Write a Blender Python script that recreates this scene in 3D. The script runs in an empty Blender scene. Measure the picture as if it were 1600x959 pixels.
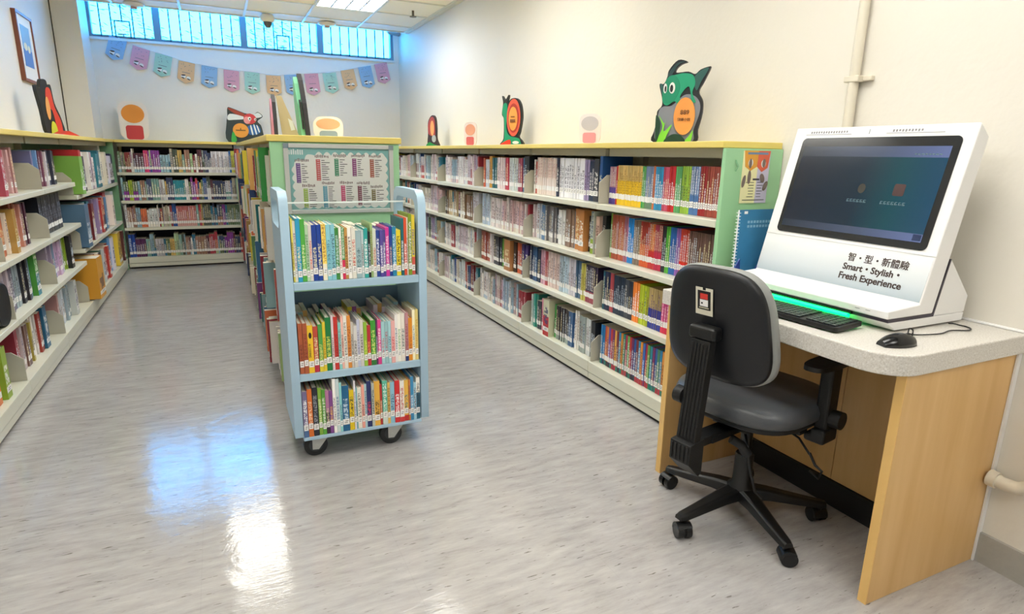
import bpy, bmesh, math, random
from mathutils import Vector, Matrix
R = random.Random(7)
SC = bpy.context.scene
COL = SC.collection

# ------------------------------------------------------------------ camera, world, exposure
cam = bpy.data.cameras.new('camera')
cam.sensor_width = 36.0
cam.lens = 956.8 / 1600 * 36.0
cam.clip_start = 0.05
co = bpy.data.objects.new('camera', cam)
COL.objects.link(co)
CAMP = Vector((0, 0, 1.3))
CROT = Matrix.Rotation(math.radians(-25.402), 3, 'Z') @ Matrix.Rotation(math.radians(90 - 13.9505), 3, 'X') @ Matrix.Rotation(math.radians(1.02573), 3, 'Z')
co.matrix_world = Matrix.Translation(CAMP) @ CROT.to_4x4()
SC.camera = co
w = bpy.data.worlds.new('daylight')
SC.world = w
w.use_nodes = True
bg = w.node_tree.nodes['Background']
bg.inputs[0].default_value = (0.042, 0.40, 1.0, 1)
bg.inputs[1].default_value = 14.0
LAMP = 12.5
SC.view_settings.view_transform = 'Standard'
SC.view_settings.look = 'None'
SC.view_settings.gamma = 1
SC.view_settings.exposure = 0.40

# ------------------------------------------------------------------ helpers
def lin(c):
    if isinstance(c, str):
        c = c.lstrip('#')
        c = [int(c[i:i + 2], 16) / 255 for i in (0, 2, 4)]
    return tuple(x / 12.92 if x <= 0.04045 else ((x + 0.055) / 1.055) ** 2.4 for x in c)

MATS = {}
def mat(name, c='#cccccc', rough=0.5, metal=0.0, bump=0.0, bscale=60, emit=0, trans=0, spec=None, var=0.0, vscale=6):
    if name in MATS: return MATS[name]
    m = bpy.data.materials.new(name); m.use_nodes = True
    nt = m.node_tree; b = nt.nodes['Principled BSDF']
    col = (*lin(c), 1)
    b.inputs['Base Color'].default_value = col
    b.inputs['Roughness'].default_value = rough
    b.inputs['Metallic'].default_value = metal
    if spec is not None: b.inputs['Specular IOR Level'].default_value = spec
    if trans: b.inputs['Transmission Weight'].default_value = trans
    if emit:
        b.inputs['Emission Color'].default_value = col
        b.inputs['Emission Strength'].default_value = emit
    if var:
        tc = nt.nodes.new('ShaderNodeTexCoord'); n = nt.nodes.new('ShaderNodeTexNoise')
        n.inputs['Scale'].default_value = vscale; n.inputs['Detail'].default_value = 5
        nt.links.new(tc.outputs['Object'], n.inputs['Vector'])
        mx = nt.nodes.new('ShaderNodeMix'); mx.data_type = 'RGBA'
        mx.inputs[6].default_value = tuple(x * (1 - var) for x in col[:3]) + (1,)
        mx.inputs[7].default_value = tuple(min(1, x * (1 + var)) for x in col[:3]) + (1,)
        nt.links.new(n.outputs[0], mx.inputs[0]); nt.links.new(mx.outputs[2], b.inputs['Base Color'])
    if bump:
        tc = nt.nodes.new('ShaderNodeTexCoord'); n = nt.nodes.new('ShaderNodeTexNoise'); bp = nt.nodes.new('ShaderNodeBump')
        n.inputs['Scale'].default_value = bscale; bp.inputs['Strength'].default_value = bump; bp.inputs['Distance'].default_value = 0.01
        nt.links.new(tc.outputs['Object'], n.inputs['Vector']); nt.links.new(n.outputs[0], bp.inputs['Height'])
        nt.links.new(bp.outputs[0], b.inputs['Normal'])
    MATS[name] = m
    return m

def ramp_mat(name, stops, scale=(1, 1, 1), nscale=5, detail=6, rough=0.4, bump=0.0, rough2=None, dist=0.0):
    """noise through a colour ramp on stretched object coordinates"""
    m = bpy.data.materials.new(name); m.use_nodes = True; nt = m.node_tree; b = nt.nodes['Principled BSDF']
    tc = nt.nodes.new('ShaderNodeTexCoord'); mp = nt.nodes.new('ShaderNodeMapping'); mp.inputs['Scale'].default_value = scale
    n = nt.nodes.new('ShaderNodeTexNoise'); n.inputs['Scale'].default_value = nscale; n.inputs['Detail'].default_value = detail
    n.inputs['Distortion'].default_value = dist
    cr = nt.nodes.new('ShaderNodeValToRGB')
    while len(cr.color_ramp.elements) < len(stops): cr.color_ramp.elements.new(0.5)
    for e, (p, c) in zip(cr.color_ramp.elements, stops):
        e.position = p; e.color = (*lin(c), 1)
    L = nt.links.new
    L(tc.outputs['Object'], mp.inputs[0]); L(mp.outputs[0], n.inputs['Vector']); L(n.outputs[0], cr.inputs[0]); L(cr.outputs[0], b.inputs['Base Color'])
    b.inputs['Roughness'].default_value = rough
    if bump:
        bp = nt.nodes.new('ShaderNodeBump'); bp.inputs['Strength'].default_value = bump; bp.inputs['Distance'].default_value = 0.01
        L(n.outputs[0], bp.inputs['Height']); L(bp.outputs[0], b.inputs['Normal'])
    MATS[name] = m
    return m

def link(name, me, m, parent=None, loc=None, shift=True):
    o = bpy.data.objects.new(name, me); COL.objects.link(o)
    if m is not None:
        for x in (m if isinstance(m, (list, tuple)) else [m]): me.materials.append(x)
    if parent is not None:
        o.parent = parent
    return o

class MB:
    def __init__(s): s.v = []; s.f = []; s.sm = []
    def add(s, vs, fs, smooth=False):
        k = len(s.v); s.v += [tuple(x) for x in vs]; s.f += [tuple(i + k for i in f) for f in fs]; s.sm += [smooth] * len(fs)
    def box(s, a, b, M=None):
        x0, y0, z0 = a; x1, y1, z1 = b
        x0, x1 = min(x0, x1), max(x0, x1); y0, y1 = min(y0, y1), max(y0, y1); z0, z1 = min(z0, z1), max(z0, z1)
        vs = [Vector(p) for p in ((x0,y0,z0),(x1,y0,z0),(x1,y1,z0),(x0,y1,z0),(x0,y0,z1),(x1,y0,z1),(x1,y1,z1),(x0,y1,z1))]
        if M: vs = [M @ p for p in vs]
        s.add(vs, [(3,2,1,0),(4,5,6,7),(0,1,5,4),(1,2,6,5),(2,3,7,6),(3,0,4,7)])
        return s
    def prism(s, poly, fn, d0, d1):
        """poly 2D list; fn(u,v,d)->3D"""
        n = len(poly); vs = [fn(u, v, d0) for u, v in poly] + [fn(u, v, d1) for u, v in poly]
        s.add(vs, [tuple(range(n))[::-1], tuple(range(n, 2 * n))] + [(i, (i + 1) % n, n + (i + 1) % n, n + i) for i in range(n)])
        return s
    def tube(s, pts, r, seg=10, cap=True):
        pts = [Vector(p) for p in pts]; rs = r if isinstance(r, (list, tuple)) else [r] * len(pts)
        rings = []; up = None
        for i, p in enumerate(pts):
            t = (pts[min(i + 1, len(pts) - 1)] - pts[max(i - 1, 0)]).normalized()
            if up is None: up = Vector((0, 0, 1)) if abs(t.z) < 0.9 else Vector((1, 0, 0))
            u = (up - t * up.dot(t)).normalized(); v = t.cross(u); up = u
            rings.append([p + (u * math.cos(a) + v * math.sin(a)) * rs[i] for a in [2 * math.pi * k / seg for k in range(seg)]])
        vs = [q for rg in rings for q in rg]; fs = []
        for i in range(len(pts) - 1):
            for k in range(seg):
                a = i * seg + k; b = i * seg + (k + 1) % seg
                fs.append((a, b, b + seg, a + seg))
        s.add(vs, fs, True)
        if cap: s.add(rings[0], [tuple(range(seg))[::-1]]); s.add(rings[-1], [tuple(range(seg))])
        return s
    def loft(s, rings, smooth=True, cap=True):
        n = len(rings[0]); vs = [q for rg in rings for q in rg]; fs = []
        for i in range(len(rings) - 1):
            for k in range(n):
                a = i * n + k; b = i * n + (k + 1) % n; fs.append((a, b, b + n, a + n))
        s.add(vs, fs, smooth)
        if cap: s.add(rings[0], [tuple(range(n))[::-1]], smooth); s.add(rings[-1], [tuple(range(n))], smooth)
        return s
    def mesh(s, name, off=None):
        me = bpy.data.meshes.new(name)
        vs = s.v if off is None else [(x - off[0], y - off[1], z - off[2]) for x, y, z in s.v]
        me.from_pydata(vs, [], s.f); me.polygons.foreach_set('use_smooth', s.sm)
        bm = bmesh.new(); bm.from_mesh(me); bmesh.ops.recalc_face_normals(bm, faces=bm.faces[:]); bm.to_mesh(me); bm.free()
        me.update()
        return me

def wl(o):
    v = Vector((0, 0, 0))
    while o is not None: v = v + Vector(o.location); o = o.parent
    return v

def obj(name, mb, m, parent=None, bevel=0, seg=2, local=False, origin=None):
    """mb in world coordinates (local=True: in the parent's coordinates)"""
    if parent is None:
        if origin is None:
            xs = list(zip(*mb.v)); origin = (sum(xs[0]) / len(xs[0]), sum(xs[1]) / len(xs[1]), min(xs[2]))
        o = link(name, mb.mesh(name, origin), m); o.location = origin
    else:
        o = link(name, mb.mesh(name, None if local else wl(parent)), m, parent)
    if bevel:
        b = o.modifiers.new('bevel', 'BEVEL'); b.width = bevel; b.segments = seg; b.limit_method = 'ANGLE'
    return o

def tag(o, label=None, cat=None, group=None, kind=None):
    if label: o['label'] = label
    if cat: o['category'] = cat
    if group: o['group'] = group
    if kind: o['kind'] = kind
    return o

def thing(name, loc, label, cat, group=None, rz=0):
    o = bpy.data.objects.new(name, None); COL.objects.link(o); o.empty_display_size = 0.1
    o.location = loc; o.rotation_euler = (0, 0, rz)
    return tag(o, label, cat, group)

def B(*bs):
    m = MB()
    for a, b in bs: m.box(a, b)
    return m

def struct(name, mb, m, parent=None):
    o = obj(name, mb, m, parent)
    if parent is None: o['kind'] = 'structure'
    return o

def smooth_poly(pts, n=6, clamp=False):
    """closed Catmull-Rom"""
    out = []; k = len(pts)
    for i in range(k):
        p0, p1, p2, p3 = (pts[(i - 1) % k], pts[i], pts[(i + 1) % k], pts[(i + 2) % k])
        for j in range(n):
            t = j / n
            out.append(tuple(0.5 * (2 * b + (c - a) * t + (2 * a - 5 * b + 4 * c - d) * t * t + (-a + 3 * b - 3 * c + d) * t ** 3) for a, b, c, d in zip(p0, p1, p2, p3)))
    return [(x[0], max(0.0, x[1])) if len(x) == 2 and clamp else x for x in out]

def ell(cx, cy, rx, ry, rot=0, n=24):
    c, s_ = math.cos(rot), math.sin(rot)
    return [(cx + rx * math.cos(a) * c - ry * math.sin(a) * s_, cy + rx * math.cos(a) * s_ + ry * math.sin(a) * c) for a in [2 * math.pi * k / n for k in range(n)]]

def rrect(x0, y0, x1, y1, r, n=5):
    out = []
    for cx, cy, a0 in ((x1 - r, y1 - r, 0), (x0 + r, y1 - r, 90), (x0 + r, y0 + r, 180), (x1 - r, y0 + r, 270)):
        for k in range(n + 1):
            a = math.radians(a0 + 90 * k / n); out.append((cx + r * math.cos(a), cy + r * math.sin(a)))
    return out

def flat_mesh(name, loops, thick):
    """filled 2D outline(s) with holes, centred thickness on local z"""
    cu = bpy.data.curves.new(name, 'CURVE'); cu.dimensions = '2D'; cu.fill_mode = 'BOTH'; cu.extrude = thick / 2
    for lp in loops:
        sp = cu.splines.new('POLY'); sp.points.add(len(lp) - 1); sp.use_cyclic_u = True
        for p, (x, y) in zip(sp.points, lp): p.co = (x, y, 0, 1)
    t = bpy.data.objects.new('tmp', cu); COL.objects.link(t)
    me = bpy.data.meshes.new_from_object(t.evaluated_get(bpy.context.evaluated_depsgraph_get()))
    me.name = name
    bpy.data.objects.remove(t); bpy.data.curves.remove(cu)
    return me

def text_mesh(name, body, size, thick=0.0004, align='LEFT', bold=0.0):
    cu = bpy.data.curves.new(name, 'FONT'); cu.body = body; cu.size = size; cu.extrude = thick; cu.align_x = align; cu.offset = bold; cu.resolution_u = 3
    t = bpy.data.objects.new('tmp', cu); COL.objects.link(t)
    me = bpy.data.meshes.new_from_object(t.evaluated_get(bpy.context.evaluated_depsgraph_get())); me.name = name
    bpy.data.objects.remove(t); bpy.data.curves.remove(cu)
    return me

def place(name, me, m, M, parent):
    """mesh me transformed by world matrix M, made a child of parent"""
    inv = Matrix.Translation(wl(parent)).inverted()
    me.use_auto_texspace = True; me.transform(inv @ M); me.update()
    return link(name, me, m, parent)

def basis(origin, ex, ey):
    """local x->ex, y->ey, z->ex x ey"""
    ex = Vector(ex).normalized(); ey = Vector(ey).normalized(); ez = ex.cross(ey)
    M = Matrix((ex, ey, ez)).transposed().to_4x4(); M.translation = Vector(origin)
    return M

# ------------------------------------------------------------------ materials
WALL = mat('wall_paint', '#eae7e3', 0.62, bump=0.12, bscale=35, var=0.02, vscale=2)
WALLR = mat('wall_paint_warm_lit', '#e4dfd3', 0.6, bump=0.12, bscale=35, var=0.02, vscale=2)  # right wall's copy of the paint, warm lamp tint put into its colour
TILE = mat('ceiling_tile_white', '#f3f3f1', 0.8, bump=0.15, bscale=150)
GRID = mat('white_metal_grid', '#d8dad8', 0.4)
SHELF = mat('cream_enamel_metal', '#d9d8c6', 0.33, var=0.03, vscale=4)
SHELFD = mat('beige_enamel_metal', '#b9b6a2', 0.45)
BRKT = mat('beige_plate', '#bdb9a8', 0.5)
BLACKB = mat('dark_back_board', '#1b2030', 0.6)
YEL = mat('yellow_laminate', '#e6cf70', 0.42, var=0.03, vscale=3)
GRN = mat('green_laminate', '#9fd0a0', 0.45, var=0.02)
GRND = mat('green_panel', '#6f9c76', 0.55)
BLK = mat('black_plastic', '#08090a', 0.42)
BLKM = mat('black_matt_plastic', '#0a0b0c', 0.55, bump=0.1, bscale=200)
DARK = mat('dark_kick_and_shadow', '#0e0f12', 0.6)
BLUEP = mat('pale_blue_enamel', '#a9c6d9', 0.35, var=0.02)
STEEL = mat('zinc_steel', '#c8cac6', 0.4, 0.15)
RUB = mat('grey_black_rubber', '#242628', 0.6)
PAPER = mat('page_paper', '#d9d0bc', 0.8)
LABEL = mat('white_label', '#f0eeea', 0.6)
WHT = mat('white_plastic', '#efeeec', 0.3)
WHT2 = mat('white_paper', '#f1f0ee', 0.6)
WOOD = ramp_mat('beech_laminate', [(0.3, '#d3a768'), (0.7, '#e0b87c')], scale=(6, 6, 0.5), nscale=3, rough=0.38)
WOODE = ramp_mat('beech_edge', [(0.3, '#e2b465'), (0.7, '#edc47c')], scale=(3, 3, 0.5), nscale=3, rough=0.4)
STONE = ramp_mat('speckled_solid_surface', [(0.3, '#bcb6ab'), (0.42, '#d0cbc2'), (0.6, '#d6d2ca'), (0.72, '#e6e3dd')], nscale=210, detail=2, rough=0.35)
GREYC = mat('grey_vinyl_cushion', '#4a4d51', 0.34, bump=0.08, bscale=300)
GREYB = mat('grey_back_cushion', '#8d8f8c', 0.5, bump=0.08, bscale=300)
SHELL = mat('black_back_shell', '#0b0e14', 0.42, bump=0.05, bscale=250)

def floor_material():
    m = bpy.data.materials.new('vinyl_floor'); m.use_nodes = True; nt = m.node_tree; b = nt.nodes['Principled BSDF']; L = nt.links.new; N = nt.nodes.new
    tc = N('ShaderNodeTexCoord')
    mp = N('ShaderNodeMapping'); mp.inputs['Scale'].default_value = (2.2, 11, 1); mp.inputs['Rotation'].default_value = (0, 0, -0.12); L(tc.outputs['Object'], mp.inputs[0])
    n1 = N('ShaderNodeTexNoise'); n1.inputs['Scale'].default_value = 3.2; n1.inputs['Detail'].default_value = 9; n1.inputs['Roughness'].default_value = 0.68; L(mp.outputs[0], n1.inputs['Vector'])
    cr = N('ShaderNodeValToRGB'); e = cr.color_ramp.elements
    e[0].position = 0.25; e[0].color = (*lin('#959290'), 1); e[1].position = 0.42; e[1].color = (*lin('#a9a6a4'), 1)
    x = e.new(0.58); x.color = (*lin('#b3b0ae'), 1); x = e.new(0.75); x.color = (*lin('#bfbdba'), 1)
    L(n1.outputs[0], cr.inputs[0])
    # sparse dark flecks
    mp2 = N('ShaderNodeMapping'); mp2.inputs['Scale'].default_value = (9, 60, 1); mp2.inputs['Rotation'].default_value = (0, 0, -0.12); L(tc.outputs['Object'], mp2.inputs[0])
    n2 = N('ShaderNodeTexNoise'); n2.inputs['Scale'].default_value = 2.2; n2.inputs['Detail'].default_value = 3; L(mp2.outputs[0], n2.inputs['Vector'])
    c2 = N('ShaderNodeValToRGB'); e2 = c2.color_ramp.elements; e2[0].position = 0.275; e2[0].color = (1, 1, 1, 1); e2[1].position = 0.33; e2[1].color = (0, 0, 0, 1)
    L(n2.outputs[0], c2.inputs[0])
    mx = N('ShaderNodeMix'); mx.data_type = 'RGBA'; mx.inputs[7].default_value = (*lin('#716d66'), 1)
    L(c2.outputs[0], mx.inputs[0]); L(cr.outputs[0], mx.inputs[6])
    # faint tile joints
    br = N('ShaderNodeTexBrick'); br.offset = 0; br.inputs['Scale'].default_value = 1; br.inputs['Brick Width'].default_value = 0.6; br.inputs['Row Height'].default_value = 0.6
    br.inputs['Mortar Size'].default_value = 0.0018; br.inputs['Mortar Smooth'].default_value = 0.4
    br.inputs['Color1'].default_value = br.inputs['Color2'].default_value = (1, 1, 1, 1); br.inputs['Mortar'].default_value = (0.72, 0.72, 0.72, 1)
    L(tc.outputs['Object'], br.inputs['Vector'])
    mm = N('ShaderNodeMix'); mm.data_type = 'RGBA'; mm.blend_type = 'MULTIPLY'; mm.inputs[0].default_value = 0.15
    L(mx.outputs[2], mm.inputs[6]); L(br.outputs[0], mm.inputs[7]); L(mm.outputs[2], b.inputs['Base Color'])
    n3 = N('ShaderNodeTexNoise'); n3.inputs['Scale'].default_value = 2.5; n3.inputs['Detail'].default_value = 4; L(tc.outputs['Object'], n3.inputs['Vector'])
    mr = N('ShaderNodeMapRange'); mr.inputs[1].default_value = 0.3; mr.inputs[2].default_value = 0.7; mr.inputs[3].default_value = 0.03; mr.inputs[4].default_value = 0.09
    L(n3.outputs[0], mr.inputs[0]); L(mr.outputs[0], b.inputs['Roughness'])
    n4 = N('ShaderNodeTexNoise'); n4.inputs['Scale'].default_value = 14; n4.inputs['Detail'].default_value = 3; L(mp.outputs[0], n4.inputs['Vector'])
    bp = N('ShaderNodeBump'); bp.inputs['Strength'].default_value = 0.11; bp.inputs['Distance'].default_value = 0.004
    L(n4.outputs[0], bp.inputs['Height'])
    n5 = N('ShaderNodeTexNoise'); n5.inputs['Scale'].default_value = 5; n5.inputs['Detail'].default_value = 5; n5.inputs['Distortion'].default_value = 1.2; L(tc.outputs['Object'], n5.inputs['Vector'])
    b5 = N('ShaderNodeBump'); b5.inputs['Strength'].default_value = 0.13; b5.inputs['Distance'].default_value = 0.012
    L(n5.outputs[0], b5.inputs['Height']); L(bp.outputs[0], b5.inputs['Normal']); L(b5.outputs[0], b.inputs['Normal'])
    b.inputs['Specular IOR Level'].default_value = 0.5; b.inputs['IOR'].default_value = 1.6
    return m
FLOOR = floor_material()

def book_material():
    """cover colour, two-tone block and title glyphs come from mesh attributes"""
    m = bpy.data.materials.new('book_cover'); m.use_nodes = True; nt = m.node_tree; b = nt.nodes['Principled BSDF']; L = nt.links.new; N = nt.nodes.new
    b.inputs['Roughness'].default_value = 0.38
    def attr(n):
        a = N('ShaderNodeAttribute'); a.attribute_name = n; return a
    def math_(op, a, b2=None, c=None):
        n = N('ShaderNodeMath'); n.operation = op
        for i, x in enumerate((a, b2, c)):
            if x is None: continue
            if isinstance(x, (int, float)): n.inputs[i].default_value = x
            else: L(x, n.inputs[i])
        return n.outputs[0]
    base, alt, ink, par = attr('Base'), attr('Alt'), attr('Ink'), attr('Par')
    uv = N('ShaderNodeUVMap'); uv.uv_map = 'UVMap'; sp = N('ShaderNodeSeparateXYZ'); L(uv.outputs[0], sp.inputs[0]); u, v = sp.outputs[0], sp.outputs[1]
    pr = N('ShaderNodeSeparateColor'); L(par.outputs['Color'], pr.inputs[0]); ts, tl, cells = pr.outputs[0], pr.outputs[1], pr.outputs[2]; seed = par.outputs['Alpha']
    cv = math_('MULTIPLY', v, math_('MULTIPLY', cells, 100.0))
    idx = math_('FLOOR', cv); fy = math_('FRACT', cv)
    gx = math_('FLOOR', math_('MULTIPLY', u, 6.0)); gy = math_('FLOOR', math_('MULTIPLY', fy, 6.0))
    cb = N('ShaderNodeCombineXYZ'); L(math_('ADD', gx, math_('MULTIPLY', seed, 971.0)), cb.inputs[0]); L(math_('ADD', gy, math_('MULTIPLY', idx, 7.0)), cb.inputs[1])
    wn = N('ShaderNodeTexWhiteNoise'); wn.noise_dimensions = '2D'; L(cb.outputs[0], wn.inputs['Vector'])
    g = math_('GREATER_THAN', wn.outputs[0], 0.42)
    inx = math_('MULTIPLY', math_('GREATER_THAN', u, 0.17), math_('LESS_THAN', u, 0.83))
    iny = math_('MULTIPLY', math_('GREATER_THAN', fy, 0.12), math_('LESS_THAN', fy, 0.99))
    inr = math_('MULTIPLY', math_('GREATER_THAN', v, ts), math_('LESS_THAN', v, math_('ADD', ts, tl)))
    k = math_('MULTIPLY', math_('MULTIPLY', g, inx), math_('MULTIPLY', iny, inr))
    blk = math_('LESS_THAN', v, alt.outputs['Alpha'])
    m1 = N('ShaderNodeMix'); m1.data_type = 'RGBA'; L(blk, m1.inputs[0]); L(base.outputs['Color'], m1.inputs[6]); L(alt.outputs['Color'], m1.inputs[7])
    m2 = N('ShaderNodeMix'); m2.data_type = 'RGBA'; L(math_('MULTIPLY', k, 0.85), m2.inputs[0]); L(m1.outputs[2], m2.inputs[6]); L(ink.outputs['Color'], m2.inputs[7])
    L(m2.outputs[2], b.inputs['Base Color'])
    return m
BOOK = book_material()

# ------------------------------------------------------------------ room
XW, XL, YB, YF, ZC = 2.21, -1.32, 8.15, -3.6, 2.69
XK, XKL = 1.885, -0.97           # shelf fronts, right and left
struct('floor', B(((XL - .1, YF - .1, -0.1), (XW + .1, YB + .2, 0))), FLOOR)
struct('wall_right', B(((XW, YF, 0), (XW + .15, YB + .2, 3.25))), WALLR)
struct('wall_left', B(((XL - .15, YF, 0), (XL, YB + .2, 3.25))), WALL)
struct('wall_front', B(((XL, YF - .15, 0), (XW, YF, 3.25))), WALL)
wb = struct('wall_back', B(((XL, YB, 0), (XW, YB + .2, 2.43)), ((XL, YB, 3.08), (XW, YB + .2, 3.25)), ((XL, YB, 2.43), (-1.1, YB + .2, 3.08)), ((2.15, YB, 2.43), (XW, YB + .2, 3.08))), WALL)
struct('trim_1', B(((XL, 7.66, 0), (-1.09, YB, 3.25))), WALL)['label'] = 'white painted column in the back left corner'
obj('wall_crack', B(((XL, 7.6535, 1.45), (XL + .009, 7.6598, 2.69))), mat('crack_dark', '#4a4844', .8), bpy.data.objects['trim_1'])
ce = struct('ceiling', B(((XL, YF, ZC + .02), (XW, 7.68, ZC + .12)), ((XL, 7.68, 3.2), (XW, YB + .2, 3.3)), ((XL, 7.66, ZC + .12), (XW, 7.72, 3.2))), TILE)
# grid, tiles and light fittings
FIX = []
for fx in (-0.2, 1.0):
    for fy in (5.55, 3.15, 0.75, -1.65): FIX.append((fx, fy))
def in_fix(x, y): return any(fx - .01 < x < fx + .6 and fy - .01 < y < fy + 1.2 for fx, fy in FIX)
xs = [-1.32, -0.8, -0.2, 0.4, 1.0, 1.6, 2.16]
ys = [7.35 - .6 * k for k in range(18)]
tcount = 0
tile_cache = {}
for j in range(-1, 17):
    y1 = 7.66 if j < 0 else ys[j]; y0 = ys[0] if j < 0 else ys[j + 1]
    for i in range(6):
        if in_fix((xs[i] + xs[i + 1]) / 2, (y0 + y1) / 2): continue
        key = (round(xs[i + 1] - xs[i], 3), round(y1 - y0, 3))
        if key not in tile_cache:
            a, b = key[0] / 2 - .006, key[1] / 2 - .006
            tm = MB().box((-a, -b, 0.004), (a, b, 0.02)).mesh('ceiling_tile'); tm.materials.append(TILE); tile_cache[key] = tm
        o = bpy.data.objects.new('ceiling_tile', tile_cache[key]); COL.objects.link(o); o.parent = ce
        o.location = Vector(((xs[i] + xs[i + 1]) / 2, (y0 + y1) / 2, ZC)) - Vector(ce.location)
gb = MB()
for x in xs[1:-1]: gb.box((x - .012, YF, ZC - .004), (x + .012, 7.68, ZC + .01))
for y in ys: gb.box((XL, y - .012, ZC - .004), (XW, y + .012, ZC + .0095))
gb.box((XL, 7.655, ZC - .006), (XW, 7.685, ZC + .03))
obj('ceiling_grid', gb, GRID, ce)
struct('trim_2', B(((2.16, YF, ZC - .012), (XW, 7.68, ZC + .02)), ((2.15, YF, ZC - .004), (2.17, 7.68, ZC + .02))), GRID)
LAMPM = mat('lit_tube_white', '#fffcf6', 0.5, emit=LAMP)
for n, (fx, fy) in enumerate(FIX):
    where = ['over the left aisle, farthest', 'over the left aisle, second from the window', 'over the left aisle near the viewer', 'behind the viewer at left',
             'over the right aisle, farthest, nearest the sprinkler', 'over the right aisle, second from the window', 'over the desk side near the viewer', 'behind the viewer at right'][n]
    t = thing('ceiling_light', (fx + .3, fy + .6, ZC - .01), 'square-louvred fluorescent ceiling light ' + where, 'ceiling light', 'recessed ceiling lights')
    obj('frame', B(((fx, fy, ZC - .008), (fx + .02, fy + 1.2, ZC + .015)), ((fx + .58, fy, ZC - .008), (fx + .6, fy + 1.2, ZC + .015)), ((fx + .02, fy, ZC - .008), (fx + .58, fy + .02, ZC + .015)), ((fx + .02, fy + 1.18, ZC - .008), (fx + .58, fy + 1.2, ZC + .015))), GRID, t)
    obj('lit_panel', B(((fx + .02, fy + .02, ZC + .008), (fx + .58, fy + 1.18, ZC + .016))), LAMPM, t)
    lv = MB()
    for k in range(1, 4): lv.box((fx + .14 * k + .012, fy + .02, ZC - .006), (fx + .14 * k + .026, fy + 1.18, ZC + .006))
    for k in range(1, 16): lv.box((fx + .02, fy + .075 * k - .007, ZC - .006), (fx + .58, fy + .075 * k + .007, ZC + .005))
    obj('louvre', lv, mat('bright_louvre', '#a9aca8', 0.4, 0.2), t)
# smoke detectors, camera dome, sprinkler
for (x, y, lab) in ((1.247, 7.56, 'white disc smoke detector on the ceiling near the middle of the window'), (-0.606, 7.58, 'white disc smoke detector on the ceiling near the left column')):
    t = thing('smoke_detector', (x, y, ZC), lab, 'smoke detector', 'ceiling smoke detectors')
    obj('housing', MB().loft([[Vector((x + r * math.cos(a), y + r * math.sin(a), z)) for a in [2 * math.pi * k / 24 for k in range(24)]] for r, z in ((.095, ZC - .004), (.095, ZC - .02), (.075, ZC - .03), (.04, ZC - .034))]), WHT, t)
    obj('sensor', MB().loft([[Vector((x + r * math.cos(a), y + r * math.sin(a), z)) for a in [2 * math.pi * k / 16 for k in range(16)]] for r, z in ((.03, ZC - .034), (.03, ZC - .05), (.02, ZC - .054))]), mat('pinkish_sensor', '#c9a8a8', .5), t)
t = thing('dome_camera', (.62, 7.45, ZC), 'small grey dome camera hanging from the ceiling before the window', 'camera')
x, y = .62, 7.45
ring = lambda r, z, n=20: [Vector((x + r * math.cos(a), y + r * math.sin(a), z)) for a in [2 * math.pi * k / n for k in range(n)]]
obj('mount', MB().loft([ring(.06, ZC - .004), ring(.075, ZC - .03), ring(.075, ZC - .06), ring(.05, ZC - .075)]), WHT, t)
obj('dome', MB().loft([ring(.045, ZC - .075), ring(.042, ZC - .1), ring(.02, ZC - .13)]), mat('smoked_dome', '#55585e', .2), t)
x, y = 1.93, 6.52
t = thing('sprinkler', (x, y, ZC), 'small metal sprinkler head on a ceiling tile by the right wall', 'sprinkler')
obj('stem', MB().tube([(x, y, ZC + .01), (x, y, ZC - .05)], .012), mat('dull_brass', '#6b675e', .4, .6), t)
obj('deflector', MB().loft([ring(.035, ZC - .05, 12), ring(.035, ZC - .055, 12)]), MATS['dull_brass'], t)

# window strip: four units, each frame, panes, bars
WF = mat('grey_window_metal', '#7c8c98', 0.45, 0.1)
BAR = mat('blue_grey_bar', '#2f5a75', 0.5)
GLS = mat('window_glass', '#e8fbff', 0.08, trans=1.0)
GLS.node_tree.nodes['Principled BSDF'].inputs['IOR'].default_value = 1.05
GLS.node_tree.nodes['Principled BSDF'].inputs['Specular IOR Level'].default_value = 0.2
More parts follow.
